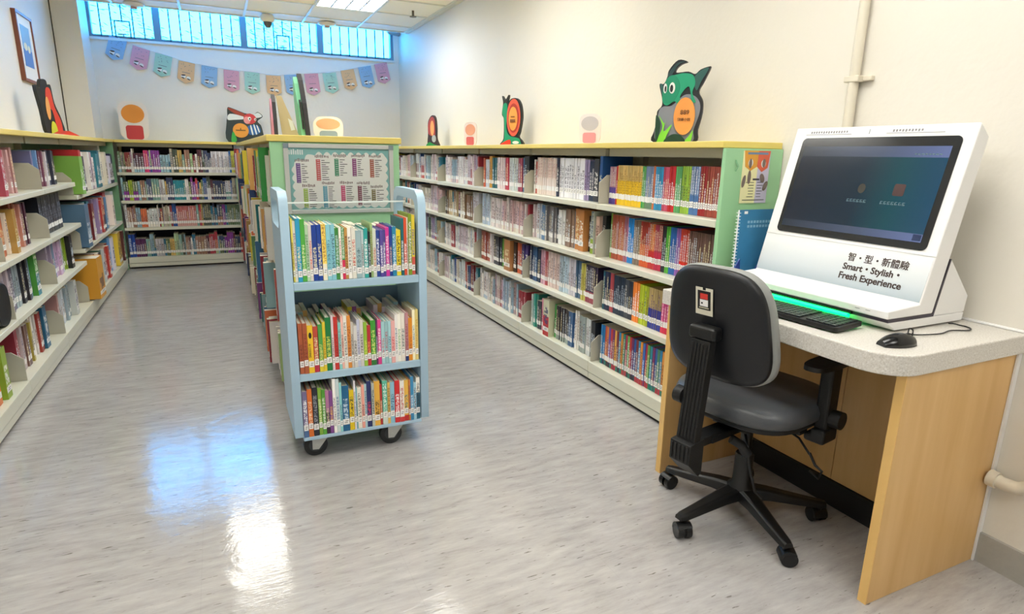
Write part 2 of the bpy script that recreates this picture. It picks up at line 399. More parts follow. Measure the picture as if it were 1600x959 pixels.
# thin glass that lets daylight straight through
def thin_glass(name, tint):
    m = bpy.data.materials.new(name); m.use_nodes = True; nt = m.node_tree; nt.nodes.clear(); N = nt.nodes.new
    o = N('ShaderNodeOutputMaterial'); mx = N('ShaderNodeMixShader'); tr = N('ShaderNodeBsdfTransparent'); gl = N('ShaderNodeBsdfGlossy'); lw = N('ShaderNodeLayerWeight')
    tr.inputs[0].default_value = (*tint, 1); gl.inputs['Roughness'].default_value = 0.03; lw.inputs[0].default_value = 0.25
    nt.links.new(lw.outputs['Fresnel'], mx.inputs[0]); nt.links.new(tr.outputs[0], mx.inputs[1]); nt.links.new(gl.outputs[0], mx.inputs[2]); nt.links.new(mx.outputs[0], o.inputs[0])
    return m
PANE = thin_glass('thin_window_glass', (0.9, 1.0, 1.0))
edges = [-1.1, -0.46, 0.41, 1.26, 2.15]
for i in range(4):
    x0, x1 = edges[i], edges[i + 1]; xm = (x0 + x1) / 2
    wn = thing('window_%d' % (i + 1), (xm, YB, 2.43), None, None); wn['kind'] = 'structure'
    obj('window_frame', B(((x0, YB + .02, 2.43), (x1, YB + .09, 2.46)), ((x0, YB + .02, 3.05), (x1, YB + .09, 3.08)), ((x0, YB + .02, 2.46), (x0 + .035, YB + .09, 3.05)), ((x1 - .035, YB + .02, 2.46), (x1, YB + .09, 3.05))), WF, wn)
    obj('pane', B(((x0 + .035, YB + .055, 2.46), (x1 - .035, YB + .06, 3.05))), PANE, wn)
    n = 7 if i else 5
    for k in range(1, n + 1):
        bx = x0 + .02 + (x1 - x0 - .04) * k / (n + 1)
        casement = i in (0, 2)
        mid = casement and k == (n + 1) // 2
        obj('bar', B(((bx - .006, YB + .0, 2.6 if mid else 2.44), (bx + .006, YB + .012, 3.07))), BAR, wn)
        if mid:
            obj('handle_guard', B(((bx - .075, YB, 2.44), (bx - .063, YB + .012, 2.6)), ((bx + .063, YB, 2.44), (bx + .075, YB + .012, 2.6)), ((bx - .075, YB, 2.6), (bx + .075, YB + .012, 2.612))), BAR, wn)
            obj('latch', MB().tube([(bx, YB + .03, 2.45), (bx, YB + .0, 2.475), (bx + .03, YB - .01, 2.475), (bx - .05, YB - .01, 2.47)], .007), WF, wn)
struct('trim_3', B(((-1.1, YB - .02, 2.405), (2.15, YB + .1, 2.43))), mat('pale_sill', '#dfe6ea', .5))
# down pipe seen at the end of the window recess
o = obj('overhead_pipe', MB().tube([(2.02, 8.05, 3.15), (2.02, 8.05, 2.82), (2.08, 8.05, 2.75), (2.2, 8.05, 2.74)], .035, 14), mat('grey_pipe', '#8796a0', .5))
tag(o, 'grey pipe bend at the right end of the window', 'pipe')
# foliage outside
fm = MB(); rr = random.Random(3)
for k in range(900):
    cx_ = rr.choice([-0.9, -0.8, 0.75, 0.9, 0.6]); px = cx_ + rr.gauss(0, .28); pz = 2.3 + rr.random() * 1.1; py = 8.9 + rr.random() * .5
    a = rr.uniform(-.7, .1); l = rr.uniform(.03, .09); ww = .004
    dx, dz = math.cos(a) * l, math.sin(a) * l; dy = rr.uniform(-.02, .02)
    fm.add([(px, py, pz), (px + dx / 2, py + dy, pz + dz / 2 + ww), (px + dx, py, pz + dz), (px + dx / 2, py - dy, pz + dz / 2 - ww)], [(0, 1, 2, 3)])
o = obj('foliage', fm, mat('leaf_green_blue', '#3f7f86', .6)); tag(o, 'thin leaves of a tree outside the window', 'foliage', kind='stuff')

# skirting right
struct('baseboard_right', B(((XW - .012, YF, 0), (XW, 0.965, .105))), mat('grey_skirting', '#a8a69e', .5, bump=.3, bscale=30, var=.12, vscale=20))
struct('baseboard_left', B(((XL, YF, 0), (XL + .012, 2.8, .105))), MATS['grey_skirting'])
# conduits on the right wall
CREAM = mat('painted_conduit', '#ddd5c2', .45)
t = thing('wall_conduit', (2.19, 1.66, .8), 'cream painted vertical conduit running up the right wall behind the kiosk', 'pipe')
obj('pipe', MB().tube([(2.185, 1.655, .80), (2.185, 1.655, ZC)], .018, 14), CREAM, t)
obj('cable', MB().tube([(2.201, 1.683, .80), (2.201, 1.683, ZC)], .006, 8), CREAM, t)
obj('clip', B(((2.165, 1.625, 1.585), (XW, 1.685, 1.607)), ((2.19, 1.59, 1.587), (XW, 1.625, 1.605))), CREAM, t, .003)
o = obj('low_conduit', MB().tube([(2.17, .948, .318), (2.17, .91, .315), (2.17, .87, .32), (2.17, .845, .345), (2.17, .83, .40), (2.17, .825, .62)], .021, 14), CREAM)
tag(o, 'cream painted pipe elbow beside the desk end panel', 'pipe')
o = obj('coupling', MB().tube([(2.17, .955, .318), (2.17, .93, .317)], .027, 14), CREAM, o)

# framed picture on the left wall
t = thing('framed_picture', (XL, 6.5, 1.8), 'brown framed picture with a blue print on the left wall', 'picture')
y0, y1, z0, z1 = 6.22, 6.70, 1.80, 2.32
obj('frame', B(((XL, y0, z0), (XL + .03, y0 + .02, z1)), ((XL, y1 - .02, z0), (XL + .03, y1, z1)), ((XL, y0 + .02, z0), (XL + .03, y1 - .02, z0 + .02)), ((XL, y0 + .02, z1 - .02), (XL + .03, y1 - .02, z1))), mat('red_brown_wood', '#8a5240', .45), t)
obj('mount', B(((XL + .004, y0 + .02, z0 + .02), (XL + .02, y1 - .02, z1 - .02))), WHT2, t)
obj('print', B(((XL + .02, y0 + .11, z0 + .12), (XL + .0215, y1 - .11, z1 - .09))), mat('blue_print', '#8fb4dc', .5), t)
obj('print_foreground', B(((XL + .0215, y0 + .11, z0 + .12), (XL + .0222, y1 - .11, z0 + .25))), mat('deep_blue_print', '#5a82cc', .5), t)
M = basis((XL + .0225, (y0 + y1) / 2 - .03, z0 + .27), (0, 1, 0), (0, 0, 1))
place('pale_shape', flat_mesh('pale_shape', [ell(-.02, 0, .05, .03), ell(.075, -.01, .035, .03)], .0006), mat('cream_print', '#ece6cc', .5), M, t)

# ------------------------------------------------------------------ bookcases
class Fr:
    """o: front-left foot, a: direction to the right when facing the shelf, n: outward normal"""
    def __init__(s, o, a, n): s.o = Vector(o); s.a = Vector(a); s.n = Vector(n)
    def p(s, u, b, z): return s.o + s.a * u - s.n * b + Vector((0, 0, z))
    def box(s, m, u0, u1, b0, b1, z0, z1):
        P = s.p(u0, b0, z0); Q = s.p(u1, b1, z1); m.box(tuple(P), tuple(Q)); return m
BAY = 0.93
D = 0.315
def bookcase(fr, u0, L, zs, label, group, back=SHELFD, right_end=False, kick=True, brk=True, dz=.02, top=1.342, beam=True, depth=D, lift_ends=()):
    c = fr.p(u0 + L / 2, depth / 2, 0)
    t = thing('bookcase', c, label, 'bookcase', group)
    for z in zs[:-1]:
        m = MB(); fr.box(m, u0 + .002, u0 + L - .002, .0, depth - .012, z - .03, z)
        obj('shelf', m, SHELF, t, .002, 1)
    z = zs[-1]
    m = MB(); fr.box(m, u0 + .002, u0 + L - .002, 0, depth - .012, z - .062, z); obj('base_shelf', m, SHELF, t, .002, 1)
    m = MB(); fr.box(m, u0 + .002, u0 + L - .002, .004, .02, .02, z - .065); obj('kick_panel', m, SHELF, t, .002, 1)
    m = MB(); fr.box(m, u0 + .01, u0 + L - .01, .0205, depth - .02, 0, .05); obj('shadow_gap_plinth', m, DARK, t)  # recessed strip in near black, the floor-level shadow gap put into its colour
    m = MB(); fr.box(m, u0, u0 + L, depth - .012, depth, .0, top); obj('back_panel', m, back, t)
    m = MB(); fr.box(m, u0 + .012, u0 + .04, depth - .05, depth - .0125, .05, top); obj('upright', m, SHELFD, t)
    if beam:
        m = MB(); fr.box(m, u0 + .02, u0 + L - .02, .06, .085, top - .04, top); obj('top_beam', m, SHELFD, t)
    if brk:
        for z in zs:
            m = MB()
            for uu in ((u0 + .004,) if not right_end else (u0 + .004, u0 + L - .012)):
                poly = [(.012, 0), (depth - .06, 0), (depth - .06, .155), (.06, .155), (.012, .115)]
                m2 = MB(); m2.prism(poly, lambda b, h, d: tuple(fr.p(uu + d, b, z + .0008 + h)), 0, .006)
                obj('shelf_bracket', m2, BRKT, t)
    return t

TZ = [1.045, .745, .452, .125]
FR = Fr((XK, 8.09, 0), (0, -1, 0), (-1, 0, 0))            # right run: u measured from the window end
FRL = Fr((XKL, 2.82, 0), (0, 1, 0), (1, 0, 0))            # left run: u from the near end
FRB = Fr((-.97, 7.82, 0), (1, 0, 0), (0, -1, 0))          # back run
FI = Fr((.235, 7.72, 0), (0, -1, 0), (-1, 0, 0))          # island, left face
ordn = ['', 'nearest the desk', 'second from the desk', 'third from the desk', 'fourth from the desk', 'fifth from the desk', 'sixth from the desk']
RU = {}
for k in range(1, 7):
    u0 = 8.09 - (1.98 + BAY * k); RU[k] = u0
    bookcase(FR, u0, BAY, TZ, 'cream metal bookcase bay on the right wall, ' + ordn[k], 'bookcase bays along the right wall', depth=.32)
bookcase(FR, 0, 8.09 - (1.98 + BAY * 6), TZ, 'short cream bookcase bay on the right wall, under the window corner', 'bookcase bays along the right wall', depth=.32)
o = obj('capping_board', B(((XK - .012, 1.968, 1.343), (XW - .002, YB, 1.37))), YEL, None, .003); tag(o, 'long yellow top board over the right wall bookcases', 'board')
# green end panel with poster
t = thing('end_panel', (2.04, 1.975, 0), 'light green end panel closing the right wall bookcases beside the desk', 'panel')
obj('board', B(((XK - .002, 1.958, 0), (XW - .004, 1.978, 1.342))), GRN, t, .002)
obj('hook', MB().tube([(1.94, 1.957, 1.295), (1.943, 1.945, 1.27), (1.941, 1.955, 1.25)], .003, 6), mat('green_hook', '#7fb287', .4), t)

# left run
LU = {}
for k in range(3):
    LU[k] = BAY * k
    bookcase(FRL, BAY * k, BAY, TZ, 'cream metal bookcase bay on the left wall, ' + ['nearest the viewer', 'second from the viewer', 'third from the viewer'][k], 'bookcase bays along the left wall', top=1.355, depth=.345)
bc = bookcase(FRL, BAY * 3, 2.2, [.945, .54, .125], 'wide green-backed bookcase of picture books by the back left corner', None, back=GRND, brk=False, top=1.355, depth=.345, right_end=True)
m = MB(); FRL.box(m, BAY * 3 + 2.17, BAY * 3 + 2.2, .0, .33, .0, 1.355); obj('side_panel', m, GRND, bc)
for z in (.945, .54, .125):
    m2 = MB(); m2.prism([(.02, 0), (.28, 0), (.28, .17), (.07, .17), (.02, .12)], lambda b, h, d: tuple(FRL.p(BAY * 3 + .004 + d, b, z + .001 + h)), 0, .006); obj('shelf_bracket', m2, BRKT, bc)
o = obj('capping_board', B(((XL, 2.8, 1.356), (XKL + .012, 7.655, 1.384)), ((-1.088, 7.655, 1.356), (XKL + .012, YB, 1.384))), YEL, None, .003); tag(o, 'long yellow top board over the left wall bookcases', 'board')
# back run
for k, (u, l) in enumerate(((0, 1.17),)):
    bookcase(FRB, u + .002, l - .004, TZ, 'cream bookcase with a dark back standing across the room under the window', None, back=BLACKB, brk=False, top=1.355, depth=.32)
o = obj('capping_board', B(((XKL + .014, 7.806, 1.356), (.22, YB, 1.384))), YEL, None, .003); tag(o, 'yellow top board over the bookcase under the window', 'board')
# island
IY = [7.72 - .904 * k for k in range(6)]
FI2 = Fr((.855, 3.2, 0), (0, 1, 0), (1, 0, 0))
for k in range(5):
    bookcase(FI, .9 * k, .9, TZ, 'cream bookcase bay of the middle island facing the left aisle, ' + ['farthest from the trolley', 'fourth from the trolley', 'third from the trolley', 'second from the trolley', 'nearest the trolley'][k], 'island bays facing the left aisle', depth=.30)
    bookcase(FI2, .02 + .9 * k, .9, TZ, 'cream bookcase bay of the middle island facing the right wall, ' + ['nearest the trolley', 'second from the trolley', 'third from the trolley', 'fourth from the trolley', 'farthest from the trolley'][k], 'island bays facing the right aisle', depth=.30)
o = obj('capping_board', B(((.22, 3.185, 1.343), (.868, 7.75, 1.373))), YEL, None, .003); tag(o, 'yellow top board over the middle island of bookcases', 'board')
t = thing('end_panel', (.545, 3.2, 0), 'light green end panel of the middle island behind the book trolley', 'panel')
obj('board', B(((.233, 3.197, 0), (.857, 3.219, 1.342))), GRN, t, .002)

# notice board on the island end
t = thing('notice_board', (.55, 3.19, .99), 'grey framed notice board with ten coloured lists on a cloud shape', 'notice board')
bx0, bx1, bz0, bz1, by = .292, .822, 1.0, 1.335, 3.195
obj('frame', B(((bx0, by - .016, bz0), (bx0 + .022, by, bz1)), ((bx1 - .022, by - .016, bz0), (bx1, by, bz1)), ((bx0 + .022, by - .016, bz1 - .02), (bx1 - .022, by, bz1)), ((bx0 + .022, by - .016, bz0), (bx1 - .022, by, bz0 + .02))), mat('brushed_aluminium', '#c2c4c0', .4, .3), t, .002)
obj('corner_cap', B(((bx0, by - .019, bz1 - .022), (bx0 + .024, by - .016, bz1))), mat('chrome', '#9fb0b8', .2, .9), t)
obj('corner_cap', B(((bx1 - .024, by - .019, bz1 - .022), (bx1, by - .016, bz1))), MATS['chrome'], t)
obj('sheet', B(((bx0 + .02, by - .005, bz0 + .018), (bx1 - .02, by - .001, bz1 - .018))), mat('teal_sheet', '#8cc0bc', .5, var=.1, vscale=25), t)
MBD = basis((bx0, by - .0052, bz0), (1, 0, 0), (0, 0, 1))
cl = []
W_, H_ = bx1 - bx0, bz1 - bz0
x0, x1, y0, y1 = .045, W_ - .04, .035, H_ - .055
def bumps(a, b, n, amp, nx, ny):
    out = []
    for k in range(n):
        for j in range(5):
            s_ = (k + j / 5) / n; h = amp * math.sin(math.pi * j / 5)
            out.append((a[0] + (b[0] - a[0]) * s_ + nx * h, a[1] + (b[1] - a[1]) * s_ + ny * h))
    return out
cl = bumps((x0, y0), (x1, y0), 11, .012, 0, -1) + bumps((x1, y0), (x1, y1), 6, .012, 1, 0) + bumps((x1, y1), (x0 + .1, y1), 9, .018, 0, 1) + bumps((x0 + .1, y1), (x0, y1 - .05), 2, .02, -.6, .8) + bumps((x0, y1 - .05), (x0, y0), 5, .012, -1, 0)
place('cloud_shape', flat_mesh('cloud_shape', [cl], .001), mat('cream_cloud', '#f3efe8', .6), MBD, t)
bars = [('#7a4f96', .054, .149, .243), ('#d2605c', .148, .16, .262), ('#3f9468', .236, .182, .266), ('#93437a', .323, .181, .268), ('#b05f42', .411, .175, .266),
        ('#a6c24c', .082, .03, .122), ('#5aa6bc', .175, .026, .134), ('#d8507c', .262, .055, .136), ('#8a4350', .345, .037, .134), ('#8a7a45', .415, .055, .116)]
tk = MB(); tx = MB(); hd = MB()
for c, x, z0, z1 in bars:
    m = MB(); m.box((x, z0, .0006), (x + .02, z1, .0016)); me = m.mesh('list_bar'); place('list_bar', me, mat('bar' + c, c, .5), MBD, t)
    n = int((z1 - z0) / .0095)
    for k in range(n):
        zz = z0 + (k + .5) * (z1 - z0) / n
        tk.box((x + .005, zz - .001, .0017), (x + .017, zz + .001, .0021))
        tx.box((x + .026, zz - .0016, .0006), (x + .026 + R.uniform(.012, .04), zz + .0016, .0012))
    q = x - .004
    while q < x + .058:
        wq = R.uniform(.004, .009); hd.box((q, z1 + .008 + R.uniform(-.002, .002), .0006), (q + wq * .6, z1 + .02 + R.uniform(-.003, .003), .0012)); q += wq
place('list_tick', tk.mesh('list_tick'), mat('tick_white', '#e8dfe6', .6), MBD, t)['kind'] = 'stuff'
place('list_text', tx.mesh('list_text'), mat('text_dark', '#4a4448', .6), MBD, t)['kind'] = 'stuff'
place('list_heading', hd.mesh('list_heading'), mat('heading_brown', '#8a7470', .6), MBD, t)['kind'] = 'stuff'
hd = MB(); q = .024
while q < .09:
    hd.box((q, H_ - .052, .0006), (q + .006, H_ - .03 + R.uniform(-.006, .004), .0012)); q += .01
place('white_lettering', hd.mesh('white_lettering'), WHT2, MBD, t)['kind'] = 'stuff'
obj('cover_sheet', B(((bx0 + .02, by - .0125, bz0 + .018), (bx1 - .02, by - .0115, bz1 - .018))), thin_glass('clear_cover', (.99, 1, 1)), t)

# poster on the right end panel
t = thing('poster', (2.05, 1.953, 1.12), 'yellow and lilac poster with orange and red tabs on the green end panel', 'poster')
py = 1.9572
MP = basis((1.978, py - .0012, 1.118), (1, 0, 0), (0, 0, 1))
PW, PH = .152, .216
place('sheet', flat_mesh('sheet', [[(0, 0), (PW * .56, 0), (PW * .56, PH), (0, PH)]], .0015), mat('pale_yellow_paper', '#f1ecb8', .5), MP, t)
place('sheet', flat_mesh('sheet', [[(PW * .56, 0), (PW, 0), (PW, PH), (PW * .56, PH)]], .0015), mat('lilac_paper', '#c8c4dc', .5), MP, t)
MP2 = MP @ Matrix.Translation((0, 0, .0012))
place('orange_tab', flat_mesh('orange_tab', [[(.004, PH), (PW * .55, PH), (PW * .52, PH * .7), (PW * .3, PH * .62), (.014, PH * .7)]], .0008), mat('orange_tab', '#e2a13c', .5), MP2, t)
place('red_tab', flat_mesh('red_tab', [[(PW * .55, PH), (PW * .99, PH), (PW * .93, PH * .68), (PW * .72, PH * .6), (PW * .53, PH * .7)]], .0008), mat('red_tab', '#e0664a', .5), MP2, t)
place('title_strip', flat_mesh('title_strip', [[(PW * .15, PH * .93), (PW * .9, PH * .93), (PW * .9, PH * .97), (PW * .15, PH * .97)]], .0006), mat('blue_title', '#6f8aa8', .5), MP2 @ Matrix.Translation((0, 0, .0006)), t)
place('roundel', flat_mesh('roundel', [ell(PW * .28, PH * .77, .013, .016), ell(PW * .76, PH * .76, .013, .016)], .0006), WHT2, MP2 @ Matrix.Translation((0, 0, .0006)), t)
place('small_drawing', flat_mesh('small_drawing', [ell(PW * .27, PH * .76, .008, .02), ell(PW * .77, PH * .77, .009, .018), ell(PW * .27, PH * .5, .009, .028), ell(PW * .08, PH * .42, .009, .026, -.2), ell(PW * .76, PH * .48, .012, .02, .4), ell(PW * .9, PH * .33, .011, .022, -.5)], .0006), mat('grey_drawing', '#7a6c66', .5), MP2 @ Matrix.Translation((0, 0, .0014)), t)
m = MB()
for k in range(6):
    m.box((PW * .3 - R.random() * .02, PH * (.12 + .055 * k), -.0002), (PW * .48, PH * (.13 + .055 * k), .0003)); m.box((PW * .6, PH * (.12 + .055 * k), -.0002), (PW * .75 + R.random() * .012, PH * (.13 + .055 * k), .0003))
m.box((PW * .1, PH * .055, -.0002), (PW * .92, PH * .068, .0003)); m.box((PW * .42, PH * .44, -.0002), (PW * .66, PH * .475, .0003))
place('small_print', m.mesh('small_print'), mat('print_dark', '#3c3a44', .6), MP2, t)['kind'] = 'stuff'

# ------------------------------------------------------------------ books
def lum(c): l = lin(c); return .3 * l[0] + .6 * l[1] + .1 * l[2]
def cname(c):
    import colorsys
    r, g, b = [int(c[i:i + 2], 16) / 255 for i in (1, 3, 5)]
    h, l, s_ = colorsys.rgb_to_hls(r, g, b); h *= 360
    if l < .16: return 'black'
    if l > .82 and s_ < .8 or (l > .75 and s_ < .3): return 'white'
    if s_ < .16: return 'grey' if l > .35 else 'dark grey'
    p = 'dark ' if l < .32 else ('pale ' if l > .72 else '')
    if h < 14 or h > 345: n = 'red' if l < .6 else 'pink'
    elif h < 40: n = 'orange' if l > .45 and s_ > .5 else 'brown'
    elif h < 68: n = 'yellow' if l > .4 else 'olive'
    elif h < 165: n = 'green'
    elif h < 195: n = 'teal'
    elif h < 250: n = 'blue'
    elif h < 300: n = 'purple'
    else: n = 'pink'
    return (p + n).replace('dark brown', 'dark brown')
PAL = {
    'mix': ['#e8e2dc', '#f0ece6', '#d8c8cc', '#c8a8a8', '#2b3a5c', '#24303c', '#7f2f38', '#b8433c', '#2f7f92', '#a8c4cc', '#5c7f9c', '#8a6a50', '#c9b48c', '#e8e0d0', '#4f6f56', '#3a5a9c', '#d8d4d8', '#9c88b0', '#1e2228', '#dfe6e8'],
    'light': ['#efe8e4', '#e8dcd8', '#f2eee8', '#d9b8b8', '#e0d0d8', '#c8d4dc', '#b8c8d8', '#e6e0d0', '#c8b0c0', '#f0ecec', '#a83a44', '#9cb8c8'],
    'kid': ['#e6dcc4', '#5f8a60', '#41739c', '#a8504a', '#c89a58', '#8fb0b4', '#dcd8d0', '#8a4f8a', '#2a3f6c', '#d8c83c', '#b8d0a8', '#1f6a6a', '#efe8e0', '#e07a4f', '#9c2f3c', '#5c5048'],
    'dark': ['#22262c', '#2a3040', '#1f2a3c', '#3a2a2c', '#303440'],
    'back': ['#e6e0d4', '#dfe4e4', '#b8b09c', '#8a3a3c', '#6a7f5c', '#9cc0d0', '#2f6f8c', '#efece8', '#c23f4c', '#8f3f9c', '#4f5a50', '#d8b868', '#c8c4c8', '#3f4a6c', '#a8806c', '#7fa8a0', '#b8d0a0', '#e8e8ec', '#5c2f3c', '#1f4f9c'],
    'rain': ['#2f8fc0', '#d8503c', '#e89a3c', '#2f9a8a', '#3a6fc0', '#b83a5a', '#6a4fa0', '#5faa4f', '#c83a3a', '#2a9ab0', '#7a2f6a', '#e8b04f', '#2f5fa8', '#8a3a3a', '#4f8f6a'],
}
BOOKS = []
def row(fr, u0, u1, z, specs, place_txt, group, hmax=.25, depth=.17, setb=.055, jit=.008, hj=0, thr=0.0, lean=0.0, fill=True, lab=(.028, .03), ext=0):
    """specs: list of (relative thickness, colour, relative height, options)"""
    tot = sum(s[0] for s in specs); k = (u1 - u0) / tot if fill else 1.0
    u = u0; n = 0
    for s in specs:
        th = s[0] * k
        if s[1] is None: u += th; continue
        n += 1
        op = s[3] if len(s) > 3 else {}
        h = hmax * s[2]
        b = setb + R.uniform(-jit, jit) - op.get('out', 0)
        BOOKS.append(dict(fr=fr, u=u, th=th * (.94 if fr.n.y < -.5 and fr.o.x > 0 else .89), h=h, d=min(op.get('d', depth), .999) , b=b, z=z + .0012, c=s[1], alt=op.get('alt', s[1]), split=op.get('split', 0.0),
                          ink=op.get('ink'), lean=op.get('lean', 0.0) or (lean if lean else 0), lab=op.get('lab', lab), n=n, where=place_txt, group=group, title=op.get('title', True), note=op.get('note')))
        u += th
def rand_specs(n, pal, h0=.78, h1=1.0, t0=.7, t1=1.5, run=.3, two=.3):
    out = []; c = R.choice(PAL[pal]); h = R.uniform(h0, h1); t = R.uniform(t0, t1); o = {}
    for _ in range(n):
        if R.random() > run:
            c = R.choice(PAL[pal]); h = R.uniform(h0, h1); t = R.uniform(t0, t1)
            o = dict(alt=R.choice(PAL[pal]), split=R.uniform(.15, .6)) if R.random() < two else {}
        out.append((t, c, h, dict(o)))
    return out
def rep(n, c, h=1, t=1, **o): return [(t, c, h, dict(o)) for _ in range(n)]

# right wall, nearest bay (u measured towards the desk)
u0 = RU[1]
g = 'books on the right wall bookcases'
W1 = lambda t: 'from left on the %s shelf, wall bookcase nearest the desk' % t
def bay(fr, u0, L, zi, specs, txt, lead=.03, tail=.012, **k):
    z = TZ[zi]; row(fr, u0 + lead, u0 + L - tail, z, specs, txt, g if 'group' not in k else k.pop('group'), **k)
bay(FR, u0, BAY, 0, rep(5, '#a8788c', .86, .8, alt='#4f3f9c', split=.45) + rep(1, '#c0282c', .88, 1) + rep(15, '#d8b870', .9, .95, alt='#f2c81c', split=.62, ink='#8a5a20') + rep(1, '#3f9a4f', .9) + rep(1, '#5faa5a', .88) +
    rep(4, '#7f92b4', .9, alt='#6a8a6a', split=.15) + rep(1, '#e8804a', .92, 1) + rep(4, '#2f92c2', .9, ink='#ffffff') + rep(3, '#c8506c', .9) + rep(3, '#c8282c', .92, ink='#ffffff') + rep(3, '#5fa868', .92) + rep(4, '#93b83f', .93) +
    rep(4, '#6f88b8', .93, alt='#4f78b0', split=.4) + rep(3, '#9a2628', .94) + rep(6, '#a04838', .94, .95) + rep(4, '#a8342f', .94, .9), W1('top'), setb=.072, jit=.001, lead=.02, hmax=.233, depth=.19)
bay(FR, u0, BAY, 1, rep(1, '#7fa83f', .92) + rep(9, '#b85a40', .9, .85, alt='#c88a9c', split=0) + rep(3, '#b06f88', .9, .85) + rep(3, '#2088d8', .88, 1.1, ink='#ffffff') + rep(4, '#8a7868', .86) + rep(5, '#b0382a', .86, alt='#e0622a', split=.5) +
    rep(3, '#e0702f', .84, alt='#c83030', split=.4) + rep(4, '#b8405a', .84, alt='#c82f50', split=.4) + rep(2, '#26262a', .84) + rep(2, '#56b03a', .84) + rep(3, '#2868b8', .84) + rep(2, '#8f60b0', .84) + rep(4, '#d8402a', .84, alt='#e02020', split=.3) + rep(16, '#6f5048', .83, .95),
    W1('second'), setb=.075, jit=.001, lead=.05, hmax=.272, depth=.19)
bay(FR, u0, BAY, 2, rep(1, '#1f5f7a', .9) + rep(3, '#27304f', .9) + rep(2, '#b04a50', .9) + rep(6, '#263448', .88, ink='#b8c8d8') + rep(2, '#4a4f58', .86) + rep(2, '#303644', .85) + rep(3, '#f08838', .86, 1.1, ink='#ffffff') + rep(4, '#b9c832', .85, 1.1) +
    rep(6, '#b8a06c', .85, alt='#2a3a98', split=.5, ink='#4a2f6c') + rep(7, '#c8407c', .84, 1.1, alt='#e0304f', split=.2, ink='#f0c8d8') + rep(12, '#b8568c', .84), W1('third'), setb=.045, jit=.001, lead=.05, hmax=.246, depth=.19)
sp = []
for k in range(44):
    c = PAL['rain'][int(k * 1.7) % 15] if k > 3 else ['#2678b8', '#2678b8', '#e0603f', '#e89048'][k]
    sp.append((1, c, .9, dict(alt=R.choice(['#2a2f3c', '#b03040', '#1f7a6a']), split=.12)))
bay(FR, u0, BAY, 3, sp, W1('bottom'), setb=.05, jit=.002, lead=.05, hmax=.26, depth=.19)
# second bay
u0 = RU[2]
W2 = lambda t: 'from left on the %s shelf, wall bookcase second from desk' % t
bay(FR, u0, BAY, 0, rep(1, '#e8e0d8', .9) + rep(1, '#c84838', .85, 1.2) + rep(11, '#e2d0c4', .96, 1, alt='#eadbd2', split=.45, ink='#c08a80') + rep(1, '#2a2f48', .96, 1.2) + rep(10, '#ecebef', .96, 1.25, ink='#60606c') + rep(2, '#a898c0', .93) + rep(2, '#26304a', .9) + rep(1, '#3a3a40', .96, 2.2) + rep(2, '#28324c', .8) + [(1.2, '#1f4a80', 1.02, dict(out=.03, d=.2))], W2('top'), setb=.072, jit=.004, lead=.03, tail=.008)
bay(FR, u0, BAY, 1, rep(2, '#ead8dc', .9) + rep(2, '#d8dce4', .94, 1.4) + rep(2, '#5c7fa8', .93) + rep(6, '#7f7c80', .92, .9, alt='#b8b4b0', split=.3) + rep(1, '#26282c', .9) + rep(4, '#efeeec', .88, .9, ink='#404048') + rep(3, '#8f7460', .93, 1.3) + rep(1, '#6fa0c8', .9) + rep(2, '#c8864a', .98, 2.2, out=.02) + rep(2, '#2a2a2c', .85, 1.1) + [(1.2, '#c8d0c0', .98, dict(alt='#8fa83c', split=.35, out=.02)), (1.5, '#d0b0a0', .88, {}), (1.4, '#303436', .9, {})], W2('second'), setb=.075, jit=.012, lead=.03)
bay(FR, u0, BAY, 2, rep(2, '#27365a', .95) + rep(2, '#3a5f8c', .95, 1.2) + rep(2, '#24304c', .9) + rep(3, '#d8a8b8', .93) + rep(2, '#b84a54', .92, .7) + rep(7, '#e6d0c8', .93, .95) + rep(5, '#c4d8e4', .93, .9) + rep(4, '#dcd8e0', .93, .9) + rep(3, '#4f7090', .93, .9) + rep(2, '#c8c060', .9) + rep(6, '#3a2f4a', .9, .9, alt='#a04858', split=.3), W2('third'), setb=.05, jit=.004, lead=.05)
bay(FR, u0, BAY, 3, rep(2, '#c8d8d0', .9, .8) + rep(2, '#3fa08f', .95, 1.1) + rep(2, '#3a3f48', .8) + rep(4, '#e098b0', .9, .8) + [(.6, '#f4ede4', 1.02, {}), (3.4, '#e4e2c0', .98, dict(alt='#c8383a', split=.55, out=.035, d=.22, note='patterned')), (1.4, '#3c9a46', .9, {})] + rep(8, '#3a3438', .9, .8, alt='#a8b8b0', split=.25) + rep(3, '#4a6f9c', .9, 1) + rep(2, '#f2efe8', 1.0, .8) + rep(3, '#a8b4b0', .92, 1) + rep(3, '#d8dcdc', .92, .8) + rep(2, '#22262a', .9, 1), W2('bottom'), setb=.05, jit=.006, lead=.09, tail=.01)
